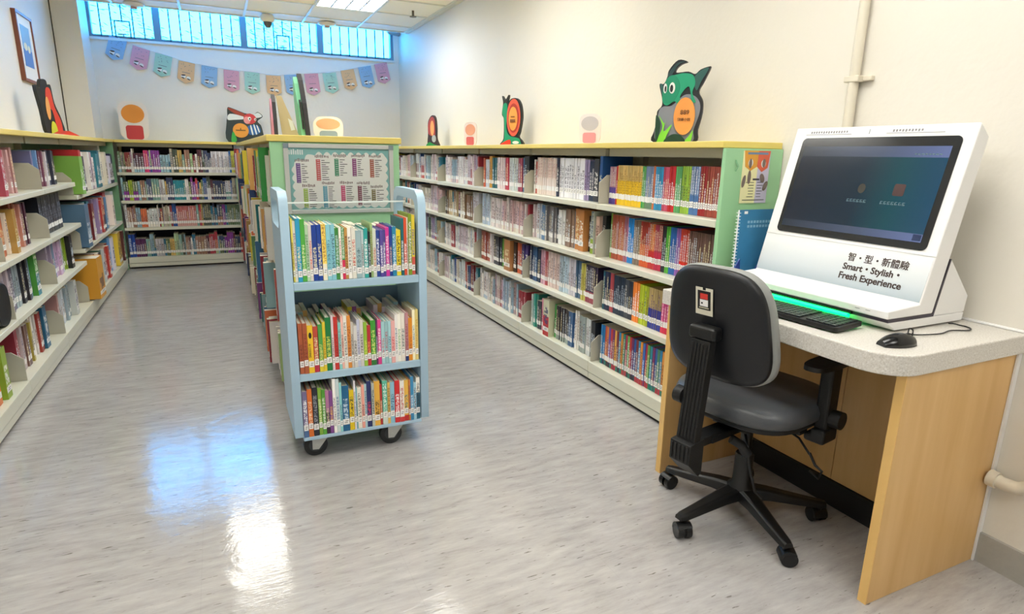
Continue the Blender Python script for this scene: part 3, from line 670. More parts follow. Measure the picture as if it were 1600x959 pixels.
for k in (3, 4, 5, 6):
    nm = ['', '', '', 'third', 'fourth', 'fifth', 'sixth'][k]
    for zi, t in enumerate(('top', 'second', 'third', 'bottom')):
        n = R.randint(27, 33); pal = 'light' if (k + zi) % 2 == 0 else 'mix'
        sp = rand_specs(n, pal, .8, 1.0, .8, 1.4, .62, .35)
        if k == 3 and zi == 0: sp = rep(2, '#c05a3c', .9) + rep(4, '#c8ccd8', .86, .9) + rep(2, '#d8a03c', .96) + rep(3, '#2f6a72', .92, 1.3) + rep(5, '#ead8d8', .93, 1.1, alt='#b8d0a8', split=0) + rep(2, '#c03a50', .93) + rep(6, '#d8e0dc', .93) + rep(3, '#a8485c', .93) + rep(1, '#3a78a0', .93) + rep(2, '#22262c', .98, 1.6)
        if k == 3 and zi == 2: sp = rep(5, '#a85040', .93, 1) + rep(2, '#e8e0e0', .93) + rep(4, '#3a3a44', .9, .9) + rep(2, '#5fa040', .88) + [(1, '#e0d0b8', .9, {}), (3, '#b07a4c', .92, dict(out=.03, alt='#d8d4dc', split=.0)), (1.2, '#3a2f2c', .9, {})] + rep(2, '#d0603c', .9) + rep(2, '#4a3a7c', .9, 1.2)
        bay(FR, RU[k], BAY, zi, sp, 'from left on the %s shelf, wall bookcase %s from desk' % (t, nm), setb=.062, jit=.008, lead=R.uniform(.04, .09))
for zi, t in enumerate(('top', 'second', 'third', 'bottom')):
    bay(FR, 0, .50, zi, rand_specs(14, 'kid', .8, 1, .8, 1.4), 'from left on the %s shelf of the short window-corner bookcase' % t, setb=.05)

# left wall
g2 = 'books on the left wall bookcases'
def lrow(k, zi, specs, a, b, **kw):
    t = ('top', 'second', 'third', 'bottom')[zi]; nm = ('nearest viewer', 'second from viewer', 'third from viewer')[k]
    row(FRL, BAY * k + a, BAY * k + b, TZ[zi], specs, 'from left on the %s shelf, left wall bookcase %s' % (t, nm), g2, **{**dict(hmax=.25, setb=.06, jit=.012, depth=.18), **kw})
lrow(1, 0, rep(2, '#b8404c', .9, 1.2) + rep(2, '#e0a8a8', .86, 1) + [(1, '#a8303c', 1.06, dict(out=-.04)), (1.2, '#c8586c', .93, dict(out=.035, d=.23, note='wide')), (1.2, '#24506c', .88, {}), (1.2, '#8a3a48', .92, {})] + rep(4, '#c8a0a0', .93, .9) + rep(2, '#b0807c', .98, 1) , .02, .62)
lrow(2, 0, rep(2, '#7f80b0', .9, 1.1) + rep(2, '#7fa8d8', .92, .9) + rep(2, '#3a3460', .9, 1) + rep(5, '#7c4c60', .9, 1) + rep(1, '#e8e4e8', .88, .8) + rep(5, '#3a3c4c', .92, 1) + rep(1, '#15161c', .9, 1.2), .05, .66)
lrow(1, 1, rep(3, '#c8683c', .92, 1) + rep(2, '#e8d8c8', .86, .8) + [(1.3, '#b8904a', .92, dict(out=.04, d=.23, note='gold-covered'))] + rep(2, '#d8c8b0', .9, 1) + rep(2, '#a85a3c', 1, 1) + rep(2, '#c88a78', .95, 1) + rep(3, '#4f2038', .96, .9), .1, .7)
lrow(2, 1, rep(14, '#1c1f2a', .98, 1, ink='#9098a8'), .06, .66, jit=.001)
lrow(1, 2, rep(3, '#c8b8c0', .93, 1) + rep(3, '#6a5a70', .9, 1) + rep(3, '#a8b8c0', .92, 1) + rep(3, '#2a2830', .93, 1) + rep(2, '#6f90a8', .9, 1) + rep(1, '#4f9a3c', 1.04, 2, out=.02, alt='#2a7f90', split=.5), .02, .66)
lrow(2, 2, rep(3, '#b0a0b8', .93, 1) + rep(2, '#5f80a0', .92, 1) + rep(4, '#c8a8c8', .9, 1) + rep(3, '#d8d4e4', .93, .8) + rep(3, '#98b83c', .98, .8) + [(2.2, '#1c1d20', .93, dict(out=.02, d=.22, note='wide black'))], .06, .68)
lrow(1, 3, rep(2, '#a83c4c', .95, 1) + rep(2, '#d8c8c8', .95, .8) + rep(3, '#7a5a50', .92, .9) + rep(2, '#b8a850', .9, .8) + rep(3, '#e6e2dc', .93, 1) + rep(2, '#9c3a30', .93, 1) + rep(1, '#1f5f80', 1.0, 2.4, out=.03), .12, .68)
lrow(2, 3, rep(2, '#b88a88', .95, 1) + rep(5, '#d0d4d8', .93, 1) + rep(4, '#9cacb4', .92, 1) + [(2.2, '#c8ccc8', .98, dict(out=.03, d=.22))], .08, .6)
lrow(0, 3, rep(3, '#5a6078', .93, 1) + rep(2, '#2a2a2c', .9) + [(3, '#e87830', 1.0, dict(out=.03, d=.22, note='thick')), (1, '#c8d0a0', .98, {}), (2.6, '#86a030', 1.0, dict(out=.03, d=.22, note='thick')), (.8, '#a8d0b8', .98, {}), (1.8, '#2a8058', 1.0, {}), (1, '#3a3c40', .98, {})], .40, .84)
lrow(0, 1, rep(3, '#c86040', .9) + rep(4, '#d8c0b0', .9), .6, .88)
lrow(0, 0, rep(4, '#b84450', .9) + rep(4, '#c08088', .9), .7, .9)
# corner bookcase with large picture books, leaning and sticking out
uB = BAY * 3
def brow(z, t, specs, a, b, **kw):
    row(FRL, uB + a, uB + b, z, specs, 'from left on the %s shelf of the green-backed corner bookcase' % t, 'picture books in the corner bookcase', **{**dict(hmax=.33, setb=.03, jit=.03, depth=.24, lean=.03), **kw})
brow(.945, 'top', [(1.6, '#7fb050', .86, dict(out=.04, note='wide')), (1.2, '#c8303c', 1.0, dict(out=.02)), (1.4, '#f0e4d0', .92, dict(alt='#d88a4c', split=.35)), (1, '#e0a8b0', .95, {}), (1.2, '#3a3450', .85, {})] + rand_specs(5, 'light', .75, .95, .9, 1.3) + [(1.4, '#3a8a98', .9, {}), (1.2, '#2f7f94', .98, {}), (1.2, '#a8c8c0', .85, {})] + rand_specs(5, 'light', .8, .95, .9, 1.4) + [(2, '#e6e0f0', .82, dict(alt='#3a3450', split=.25)), (1.5, '#2a2c50', .88, {})], .1, 2.1)
brow(.54, 'middle', [(1.8, '#4f6f8c', 1.0, dict(out=.05, note='wide'))] + [(1, '#7f3a3c', .95, {}), (1, '#d87a4c', .92, {})] + rand_specs(8, 'mix', .8, 1, .9, 1.4) + [(1.2, '#2f5fa8', .95, {}), (1, '#5c88b0', .9, {}), (1.8, '#b82f48', 1.0, dict(note='thick')), (1.2, '#f0e8dc', .9, {}), (2, '#b8c0c4', .98, {}), (1.5, '#d8dce0', .95, {})], .05, 2.12)
brow(.125, 'bottom', [(3.0, '#e0a030', .98, dict(out=.06, note='thick'))] + [(1.2, '#7a2f48', .95, {}), (1.5, '#e6d0cc', .9, {}), (1.5, '#3a2a2c', .88, {}), (1, '#4f7f6a', .9, {})] + rand_specs(5, 'mix', .8, .95, .9, 1.3) + [(1.6, '#5aa0d8', 1.0, {}), (1.2, '#e8e4f0', .95, {}), (1.2, '#c8d08c', .95, {}), (1.2, '#e8c848', 1.0, {}), (1.4, '#d8b040', 1.0, {}), (1.2, '#a86a50', .98, {}), (1, '#6a3a34', .95, {})], .05, 2.12)
# under the window
g3 = 'books in the bookcases under the window'
hints = {0: [(0, '#9c3f9c')], 2: [], 3: [(0, '#1f4a9c')]}
for zi, t in enumerate(('top', 'second', 'third', 'bottom')):
    sp = rand_specs(56, 'back', .74, 1.02, .6, 1.4, .45, .25)
    if zi == 0: sp[-12:] = rep(9, '#e8e6ec', .93, 1) + rep(1, '#3a70b8', .96) + rep(2, '#d8d860', .96); sp[16:20] = rep(4, '#8f3f9c', .93, 1); sp[12:14] = rep(2, '#e0407c', .93)
    if zi == 1: sp[23:29] = rep(6, '#2f8f9c', .86, 1); sp[3:5] = rep(2, '#b8d040', .86)
    if zi == 2: sp[24:34] = rep(10, '#c8706c', .9, 1, alt='#d8a8a0', split=.3); sp[7:10] = rep(3, '#e87a4c', .8)
    if zi == 3: sp[:7] = rep(2, '#1f4aa8', 1.0, 1.6) + rep(5, '#5a2a5c', .8, 1)
    row(FRB, .02, 1.165, TZ[zi], sp, 'from left on the %s shelf of the bookcase under the window' % t, g3, hmax=.25, setb=.04, jit=.006, depth=.17)
# island
g4 = 'books on the middle island facing the left aisle'
for k in range(5):
    nm = ['farthest from the trolley', 'fourth from the trolley', 'third from the trolley', 'second from the trolley', 'nearest the trolley'][k]
    for zi, t in enumerate(('top', 'second', 'third', 'bottom')):
        sp = rand_specs(26, 'kid', .78, 1.08, .7, 1.6, .35, .3)
        for i, s in enumerate(sp): s[3]['out'] = R.choice([0, 0, .02, .04, .06, .075])
        if k == 4 and zi == 0: sp[-7:] = [(1.4, '#2f8a3c', 1.05, dict(out=.08, d=.2)), (1, '#e0e4d0', .9, dict(out=.04)), (1.2, '#d8c8b0', 1.0, dict(out=.03)), (1.6, '#b8a898', 1.02, dict(out=.02, alt='#3a70a8', split=.3))] + rep(3, '#3f8f5c', .95)
        if k == 4 and zi == 3: sp[-3:] = [(1.2, '#3a7f50', .98, dict(out=.03)), (1, '#6a5a3c', .9, dict(out=.03)), (1.8, '#b8d08c', 1.02, dict(out=.055, d=.2, alt='#8a5a40', split=.12))]
        row(FI, .9 * k + .03, .9 * k + .885, TZ[zi], sp, 'from left on the %s shelf, island bay %s' % (t, nm), g4, hmax=.255, setb=.03, jit=.012, depth=.17)
for k in range(2):
    nm = ['nearest', 'second from'][k]
    for zi, t in enumerate(('top', 'second', 'third', 'bottom')):
        row(FI2, .9 * k + .05, .9 * k + .87, TZ[zi], rand_specs(26, 'kid', .78, 1.05, .7, 1.6, .35, .3), 'from left on the %s shelf, island right side, bay %s the trolley' % (t, nm), 'books on the middle island facing the right aisle', hmax=.25, setb=.03, jit=.01)
# trolley
FC = Fr((.235, 2.52, 0), (1, 0, 0), (0, -1, 0))
g5 = 'books on the blue trolley'
S_ = lambda *a: [(x[0], x[1], x[2], (x[3] if len(x) > 3 else {})) for x in a]
row(FC, .004, .504, .79, S_((3, '#e8d860', 1.03), (4, '#f0ead8', .98, dict(ink='#6a3a8a')), (7, '#2a9ac0', 1.03, dict(ink='#f0e8b0')), (7, '#4da63f', 1.02, dict(ink='#f0f4c0')), (5, '#bfe0b8', .93, dict(ink='#3a6a3a')), (5, '#e8e0d8', .92, dict(ink='#d8503c')),
    (8, '#1a3f94', .92, dict(ink='#f0e8b0')), (7, '#1a3f94', .92, dict(ink='#f0e8b0')), (7, '#f2d668', .93, dict(ink='#a05a20', alt='#f4ecd0', split=.3)), (7, '#86c3cf', .92, dict(ink='#2a6a80')), (7, '#86c3cf', .92, dict(ink='#2a4a60')), (6, '#3f8a3f', .86), (4, '#f0ece0', .87, dict(ink='#b04a4a')),
    (5, '#3f9a50', .86, dict(alt='#d83058', split=.38)), (5, '#d8a050', .86), (6, '#f3efe6', .86, dict(ink='#5a4a44')), (7, '#f6f2e4', .86, dict(ink='#c8503c')), (9, '#a8c4c8', .81, dict(ink='#4a6a70')), (4, '#c0d0d0', .81), (7, '#2fa39c', .84, dict(ink='#ffffff')), (4, '#26262a', .78), (4, '#9cba78', .92), (6, '#e8ecdc', .82, dict(ink='#c84a3a')),
    (6, '#2a4a9c', .80, dict(ink='#ffffff')), (5, '#5a4a9c', .80, dict(ink='#ffffff')), (5, '#5a4a9c', .80, dict(ink='#ffffff')), (6, '#d8399a', .84, dict(ink='#f8e0f0')), (5, '#24459c', .86, dict(ink='#e8c890')), (7, '#2a8ab0', .85, dict(ink='#e0f0f8')), (8, '#f0d830', .79, dict(ink='#2a2a20')), (5, '#1f6a72', .99, dict(ink='#ffffff')),
    (5, '#d8502a', 1.0, dict(ink='#ffffff')), (3, '#f4ecd8', 1.0), (6, '#7f9a2a', 1.06), (6, '#e8d040', 1.04, dict(alt='#d85a4c', split=.3, ink='#3a4a9c'))), 'from the left on the top shelf of the book trolley', g5, hmax=.245, depth=.17, setb=.012, jit=.003, lab=(.026, .022))
row(FC, .004, .508, .405, S_((7, '#b8603a', .86, dict(ink='#7a2f20')), (7, '#b8603a', .86, dict(ink='#7a2f20')), (9, '#f2c52c', .82, dict(title=False, note='programming')), (8, '#c8503a', .79, dict(alt='#c03048', split=.2)), (7, '#4fa048', .82, dict(alt='#e8d43a', split=.14, ink='#e8e080')), (5, '#f0d23a', .85, dict(ink='#a06a20')),
    (9, '#1f8a48', .92, dict(ink='#e0e860')), (4, '#e8d8dc', .95), (7, '#d4382e', .92, dict(ink='#8a1f1c')), (5, '#8cd0cc', .82), (4, '#f0b8a8', .92), (6, '#f6f0e2', .93, dict(ink='#5a5a60')), (6, '#e8953c', .92, dict(ink='#a04a20')), (4, '#e0d8cc', .8), (6, '#eeeae4', .74, dict(ink='#2a2a2e')), (5, '#c0c4d8', .84, dict(ink='#8a7f90')), (6, '#ece6dc', .82, dict(ink='#2a2a2e')),
    (6, '#8fb83a', .78, dict(ink='#e8e860')), (6, '#c0303a', .72, dict(ink='#f0a060')), (9, '#3f9a35', .80, dict(ink='#d8e880', alt='#2f7a38', split=.2)), (3, '#5a2a58', .82), (6, '#d8408a', .80, dict(ink='#fff0f8')), (6, '#a8d4d8', .76, dict(ink='#c84a50')), (6, '#a8d4d8', .76, dict(ink='#b03a50')), (5, '#a8d4d8', .76, dict(ink='#2a5a80')), (7, '#f0b4b0', .76, dict(ink='#c8303c')), (5, '#f4f0ea', .86, dict(ink='#3a6a90')),
    (6, '#f0ece0', .87, dict(ink='#4a9a40')), (7, '#f6eee0', .87, dict(ink='#3a5a60')), (6, '#c08a90', .88, dict(ink='#8a2f3c', alt='#27407c', split=.1)), (7, '#f09a2a', .78, dict(ink='#c8641c')), (5, '#f4ecc8', .92, dict(ink='#3a7ab0')), (6, '#f6e08a', .92, dict(ink='#d0a040'))), 'from the left on the middle shelf of the book trolley', g5, hmax=.25, depth=.17, setb=.004, jit=.003, lab=(.026, .028))
row(FC, .002, .51, .12, S_((8, '#8a7fa8', .87, dict(alt='#4f6f9c', split=.2, ink='#ffffff')), (8, '#ec7a30', .9, dict(ink='#f8d8b0')), (9, '#262a36', .92, dict(ink='#a0a4ac')), (6, '#8ab83f', .9, dict(ink='#f0f4c0')), (6, '#57a037', .86), (6, '#b878a0', .83, dict(alt='#3a1f3c', split=.5)), (6, '#8a5098', .82, dict(ink='#f0c040')), (5, '#f2eee8', 1.04, dict(ink='#3a3a40')), (6, '#dcecec', 1.03, dict(ink='#3a6a9c')), (4, '#8fd0d0', .95),
    (12, '#1f6a98', .88, dict(ink='#d0e4f0')), (8, '#f0d020', .78, dict(ink='#2a2a20')), (3, '#e0d8e0', .95), (3, '#7fb8c0', .8), (7, '#ece8d8', .8, dict(ink='#4a4a4c')), (5, '#e8a090', .85, dict(ink='#3a3a3c')), (4, '#b0d0d4', .85), (8, '#2a3470', .9, dict(ink='#d84a60')), (5, '#c8d0c4', .85), (10, '#f0b848', .88, dict(ink='#3a3020')), (4, '#c83a3a', .8), (9, '#5ab89c', .87, dict(ink='#e8f8f0', alt='#d8e4dc', split=.22)),
    (5, '#f4c868', .82, dict(ink='#3a2a20')), (8, '#8cbcd0', .82, dict(ink='#2a4a6c')), (9, '#d02a2e', .84, dict(ink='#ffffff')), (8, '#f4f0e6', .82, dict(ink='#c85a4c', alt='#d84040', split=.12)), (8, '#e8b84c', .82, dict(ink='#3a7a80', alt='#c8322c', split=.14)), (3, '#e88a3a', .82), (6, '#3f90c0', .88, dict(ink='#e0f0f8')), (5, '#a0c8d8', .75), (7, '#f4f0e2', .84, dict(ink='#3a3a3c', alt='#1f5f78', split=.64))), 'from the left on the bottom shelf of the book trolley', g5, hmax=.237, depth=.17, setb=.004, jit=.003, lab=(.026, .03))

def project(P):
    v = CROT.transposed() @ (Vector(P) - CAMP)
    if v.z >= -.05: return None
    return 800 - 956.8 * v.x / v.z, 479.5 + 956.8 * v.y / v.z
def score(b):
    fr = b['fr']; pts = [project(fr.p(b['u'] + du, b['b'], b['z'] + dz)) for du, dz in ((0, 0), (b['th'], 0), (b['th'], b['h']), (0, b['h']))]
    if None in pts: return 0
    cx = sum(p[0] for p in pts) / 4; cy = sum(p[1] for p in pts) / 4
    if not (0 < cx < 1600 and 0 < cy < 959): return 0
    if fr is not FC and 427 < cx < 668 and (cy > 330 or cx < 620 and cx > 425 and cy > 215): return 0
    if fr is FR and cx > 1036 and cy > 455: return 0
    if fr is FR and 1055 < cx < 1118 and cy > 425: return 0
    if fr is FI2: return 0
    a = 0
    for i in range(4):
        x0, y0 = pts[i]; x1, y1 = pts[(i + 1) % 4]; a += x0 * y1 - x1 * y0
    return abs(a) / 2
for b in BOOKS: b['s'] = score(b) + (1e6 if b['fr'] is FC else 0)
order = sorted(BOOKS, key=lambda b: -b['s'])
N_SINGLE = 300
single = set(id(b) for b in order[:N_SINGLE] if b['s'] > 0)

class BookMesh:
    def __init__(s): s.v = []; s.f = []; s.mi = []; s.base = []; s.alt = []; s.ink = []; s.par = []; s.uv = []
    def quad(s, pts, mi, base, alt, ink, par, uv=None):
        k = len(s.v); s.v += [tuple(p) for p in pts]; s.f.append((k, k + 1, k + 2, k + 3)); s.mi.append(mi)
        for i in range(4):
            s.base += [*base, 1.0]; s.alt += alt; s.ink += [*ink, 1.0]; s.par += par; s.uv += (uv[i] if uv else (0.5, 0.999))
    def box(s, P, u0, u1, b0, b1, z0, z1, mi, b, spine=False, skip=()):
        """P(u,b,z)->3D; faces: front(spine), back, left, right, top, bottom"""
        q = lambda *c: [P(*x) for x in c]
        none = [0.0, 0.0, 0.1, 0.0]
        F = {'front': q((u0, b0, z0), (u1, b0, z0), (u1, b0, z1), (u0, b0, z1)), 'back': q((u1, b1, z0), (u0, b1, z0), (u0, b1, z1), (u1, b1, z1)), 'left': q((u0, b1, z0), (u0, b0, z0), (u0, b0, z1), (u0, b1, z1)),
             'right': q((u1, b0, z0), (u1, b1, z0), (u1, b1, z1), (u1, b0, z1)), 'top': q((u0, b0, z1), (u1, b0, z1), (u1, b1, z1), (u0, b1, z1)), 'bottom': q((u0, b1, z0), (u1, b1, z0), (u1, b0, z0), (u0, b0, z0))}
        for n, f in F.items():
            if n in skip: continue
            if n == 'front' and spine: s.quad(f, mi, b['B'], b['A'], b['I'], b['P'], [(0, 0), (1, 0), (1, 1), (0, 1)])
            else: s.quad(f, mi, b['B'], [*b['B'], 0.0], b['I'], none)
    def mesh(s, name, mats, off=(0, 0, 0)):
        me = bpy.data.meshes.new(name)
        me.from_pydata([(x - off[0], y - off[1], z - off[2]) for x, y, z in s.v], [], s.f)
        me.polygons.foreach_set('material_index', s.mi)
        for n, d in (('Base', s.base), ('Alt', s.alt), ('Ink', s.ink), ('Par', s.par)):
            a = me.attributes.new(n, 'FLOAT_COLOR', 'CORNER'); a.data.foreach_set('color', d)
        uv = me.uv_layers.new(name='UVMap'); uv.data.foreach_set('uv', [c for x in s.uv for c in (x if isinstance(x, tuple) else (x,))])
        for m in mats: me.materials.append(m)
        me.update(); return me
def fix_uv(s):
    out = []
    for x in s: out.append(x)
    return out
def prep(b):
    rr = random.Random(int(b['u'] * 1e4) + int(b['z'] * 977) + b['n']); vv = rr.uniform(.8, 1.15); base = tuple(min(1, x * vv) for x in lin(b['c']))
    ink = b['ink'] or rr.choice((['#1c1c24', '#5a2a2c', '#2a3a6c', '#7a3a30'] if lum(b['c']) > .35 else ['#f4f0e8', '#e8dcb0', '#d8e4ec']))
    cells = b['h'] / max(b['th'] * .95, .008)
    b['B'] = base; b['A'] = [*lin(b['alt']), b['split']]; b['I'] = lin(ink)
    b['P'] = [max(.2, b['split'] + .03) if b['split'] < .5 else .22, rr.uniform(.35, .68) if b['title'] else 0.0, min(.99, cells / 100), rr.random()]
    fr = b['fr']; sn, cs = math.sin(b['lean']), math.cos(b['lean']); piv = b['u'] + (b['th'] if b['lean'] > 0 else 0)
    def P(u, bb, z):
        du = u - piv; dz = z - b['z']
        return fr.p(piv + du * cs + dz * sn, bb, b['z'] + dz * cs - du * sn)
    return P
def jewel(b):  # cover boards + spine
    return b
singles_made = 0
big = BookMesh()
from collections import defaultdict
ORD = ['', '1st', '2nd', '3rd'] + ['%dth' % k for k in range(4, 21)] + ['21st', '22nd', '23rd'] + ['%dth' % k for k in range(24, 31)] + ['31st', '32nd', '33rd'] + ['%dth' % k for k in range(34, 80)]
for b in BOOKS:
    P = prep(b); u0, u1, b0, b1, z0, z1 = b['u'], b['u'] + b['th'], b['b'], b['b'] + b['d'], b['z'], b['z'] + b['h']
    ct = min(.0022, b['th'] * .16)
    lh, lz = b['lab']
    if b['fr'] is FC: lz += ((b['n'] * 7) % 5 - 2) * .0025
    if b['fr'] is not FC and b['fr'] is not FI: lz = .03 + (b['n'] * 7 % 5) * .0007
    if id(b) in single:
        off = tuple(P((u0 + u1) / 2, b0 + .02, z0))
        bm = BookMesh()
        bm.box(P, u0, u1, b0, b0 + ct, z0, z1, 0, b, spine=True)
        bm.box(P, u0, u0 + ct, b0 + ct, b1, z0, z1, 0, b, skip=('front',)); bm.box(P, u1 - ct, u1, b0 + ct, b1, z0, z1, 0, b, skip=('front',))
        o = link('book', bm.mesh('book', [BOOK], off), None); o.location = off
        adj = cname(b['c']); extra = (b['note'] + ' ') if b['note'] else ''
        lab_t = '%s%s book, %s %s' % (extra, adj, ORD[b['n']], b['where'])
        if len(lab_t.split()) > 16: lab_t = '%s book, %s %s' % (adj, ORD[b['n']], b['where'])
        if len(lab_t.split()) > 16: lab_t = lab_t.replace('dark ', '').replace('pale ', '')
        tag(o, lab_t, 'book', b['group'])
        pb = BookMesh(); pb.box(P, u0 + ct, u1 - ct, b0 + ct, b1 - .004, z0 + .002, z1 - .004, 0, b, skip=('front', 'left', 'right', 'bottom'))
        link('page_block', pb.mesh('page_block', [PAPER], off), None, o)
        lb = BookMesh(); lb.box(P, u0 + .0006, u1 - .0006, b0 - .0005, b0, z0 + lz, z0 + lz + lh, 0, b)
        for kk, (fa, fb) in enumerate(((.25, .7), (.35, .8))): lb.box(P, u0 + b['th'] * fa, u0 + b['th'] * fb, b0 - .0008, b0 - .0005, z0 + lz + lh * (.3 + .3 * kk), z0 + lz + lh * (.42 + .3 * kk), 1, b, skip=('left', 'right', 'top', 'bottom', 'back'))
        link('spine_label', lb.mesh('spine_label', [LABEL, mat('label_print', '#7a7674', .6)], off), None, o)
        if b['note'] == 'programming':
            c0 = P((u0 + u1) / 2, b0 - .0006, z0 + .08); dark = mat('ink_black', '#1c1c1c', .5)
            M = basis(c0, (0, 0, 1), (-1, 0, 0)) if False else basis(P(u0 + .003, b0 - .0004, z0 + b['h'] * .62), (0, 0, -1), (1, 0, 0))
            me = text_mesh('title', 'AI CODING', .0115, .0002, bold=.0002); place('title', me, dark, M, o)
            M = basis(P((u0 + u1) / 2, b0 - .0006, z0 + b['h'] * .79), (1, 0, 0), (0, 0, 1)); place('oval_badge', flat_mesh('oval_badge', [ell(0, 0, .006, .013)], .0004), dark, M, o)
    else:
        if b['s'] <= 0 and b['fr'] not in (FI2, FR, FI, FRB, FRL): continue
        big.box(P, u0, u1, b0, b1, z0, z1, 0, b, spine=True, skip=('bottom', 'back', 'top'))
        big.quad([P(u0, b0, z1), P(u1, b0, z1), P(u1, b1, z1), P(u0, b1, z1)], 1, b['B'], [*b['B'], 0.0], b['I'], [0.0, 0.0, .1, 0.0])
        big.box(P, u0, u1, b0 - .0005, b0, z0 + lz, z0 + lz + lh, 2, b, skip=('back',))
# second rows behind the trolley's front books
for z, n in ((.405, 26), (.12, 24), (.79, 24)):
    u = .01
    for k in range(n):
        th = .5 / n; b = dict(fr=FC, u=.235 * 0 + u, th=th * .96, h=.25 * R.uniform(.7, .82 if z != .405 else .9), z=z + .001, c=R.choice(PAL['kid'] + PAL['light']), alt='#333333', split=0.0, ink=None, lean=0.0, n=k, title=False, b=.2, d=.16)
        P = prep(b); big.box(P, b['u'], b['u'] + b['th'], b['b'], b['b'] + b['d'], b['z'], b['z'] + b['h'], 0, b, skip=('bottom', 'top'))
        big.quad([P(b['u'], .2, b['z'] + b['h']), P(b['u'] + b['th'], .2, b['z'] + b['h']), P(b['u'] + b['th'], .36, b['z'] + b['h']), P(b['u'], .36, b['z'] + b['h'])], 1, b['B'], [*b['B'], 0.0], b['I'], [0.0, 0.0, .1, 0.0])
        u += th
o = link('books', big.mesh('books', [BOOK, PAPER, LABEL]), None)
tag(o, 'rows of smaller farther books filling the remaining bookcase shelves', 'books', kind='stuff')
print('BOOKS', len(BOOKS), 'single', len(single), 'min score', min(b['s'] for b in BOOKS if id(b) in single))
cnt = defaultdict(int)
for b in BOOKS:
    if id(b) in single: cnt[b['where']] += 1
for k_, v_ in sorted(cnt.items()): print('   ', v_, k_)
# ------------------------------------------------------------------ book trolley
CX0, CX1, CY0, CY1 = .2, .782, 2.515, 2.915
t = thing('book_trolley', ((CX0 + CX1) / 2, 2.715, 0), 'pale blue metal book trolley with three loaded shelves and black casters', 'book trolley')
def side(name, x0):
    # profile in (Y, z)
    outer = [(CY0, .125), (CY0, 1.09), (CY0 + .012, 1.125), (CY0 + .045, 1.148), (CY1 - .045, 1.148), (CY1 - .012, 1.125), (CY1, 1.09), (CY1, .17), (CY1 - .02, .125)]
    hole = rrect(CY0 + .045, 1.0, CY1 - .045, 1.108, .045, 6)
    me = flat_mesh(name, [outer, hole], .034)
    return place(name, me, BLUEP, basis((x0, 0, 0), (0, 1, 0), (0, 0, 1)), t)
for x in (CX0 + .017, CX1 - .017):
    o = side('side_panel', x); b = o.modifiers.new('bevel', 'BEVEL'); b.width = .005; b.segments = 2; b.limit_method = 'ANGLE'
for z in (.79, .405, .12):
    obj('shelf', B(((CX0 + .034, CY0 + .004, z - (.014 if z < .2 else .032)), (CX1 - .034, CY1 - .01, z))), BLUEP, t, .002)
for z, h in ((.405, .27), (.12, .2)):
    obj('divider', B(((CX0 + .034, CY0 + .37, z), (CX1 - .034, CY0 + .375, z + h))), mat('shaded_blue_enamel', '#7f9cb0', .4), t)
obj('clear_guard', B(((CX0 + .036, 2.705, .86), (CX1 - .036, 2.709, 1.09))), thin_glass('clear_acrylic', (.96, .98, .98)), t)
obj('guard_edge', B(((CX0 + .036, 2.703, 1.088), (CX1 - .036, 2.711, 1.094))), mat('acrylic_edge', '#e4ece8', .2), t)
for (x, y, fr_) in ((.288, 2.60, 1), (.618, 2.585, 1), (.285, 2.87, 0), (.70, 2.87, 0)):
    cz = .05
    c = obj('caster', MB().tube([(x, y - .014, cz), (x, y + .014, cz)], .05, 28), RUB, t, .004)
    obj('hub', MB().tube([(x, y - .0155, cz), (x, y + .0155, cz)], .03, 20), mat('dark_grey_hub', '#3d4144', .5), c)
    fk = MB()
    for sx in (-1, 1):
        fk.prism([(-.016, -.014), (.010, -.016), (.05, .035), (.05, .0555), (-.016, .0555)], lambda u, v, d: (x + u, y + sx * .026 + d, cz + v), -.0015, .0015)
    fk.box((x - .032, y - .024, cz + .0525), (x + .05, y + .024, cz + .0558))
    obj('fork', fk, STEEL, c)
    obj('axle', MB().tube([(x, y - .030, cz), (x, y + .030, cz)], .009, 12), STEEL, c)
# ------------------------------------------------------------------ desk
DX0, DX1, DY0, DY1, DZ = 1.572, 2.205, .948, 1.893, .795
t = thing('desk', (1.9, 1.42, 0), 'beech panel desk with a grey speckled top and rounded front corner', 'desk')
def topout():
    r = .11; p = []
    for k in range(13):
        a = math.radians(180 + 90 * k / 12); p.append((DX0 + r + r * math.cos(a), DY0 + r + r * math.sin(a)))
    p += [(DX1, DY0), (DX1, DY1), (DX0 - .012, DY1)]
    # gentle bow of the front edge
    p += [(DX0 - .006 + .008, DY1 - .12), (DX0 + .004, 1.4)]
    return p
m = MB().prism(topout(), lambda u, v, d: (u, v, d), DZ - .06, DZ)
obj('desktop', m, STONE, t, .004)
obj('side_panel', B(((1.66, .965, 0), (2.204, .992, DZ - .062))), WOOD, t, .0015)
obj('edge_strip', B(((1.656, .965, 0), (1.6598, .992, DZ - .062))), WOODE, t)
obj('side_panel', B(((1.59, 1.852, 0), (2.204, 1.88, DZ - .062))), WOOD, t, .0015)
obj('edge_strip', B(((1.586, 1.852, 0), (1.5898, 1.88, DZ - .062))), WOODE, t)
obj('back_panel', B(((2.055, .993, .1), (2.073, 1.41, DZ - .063))), WOOD, t)
obj('back_panel', B(((2.055, 1.413, .1), (2.073, 1.851, DZ - .063))), WOOD, t)
obj('plinth_strip', B(((2.04, .993, 0), (2.07, 1.851, .099))), DARK, t)
obj('wall_seal', B(((2.195, DY0, DZ), (XW - .001, DY1, DZ + .008))), WHT, t, .003)
obj('wall_seal', B(((2.19, .958, 0), (XW - .001, .964, DZ - .065))), WHT, t)
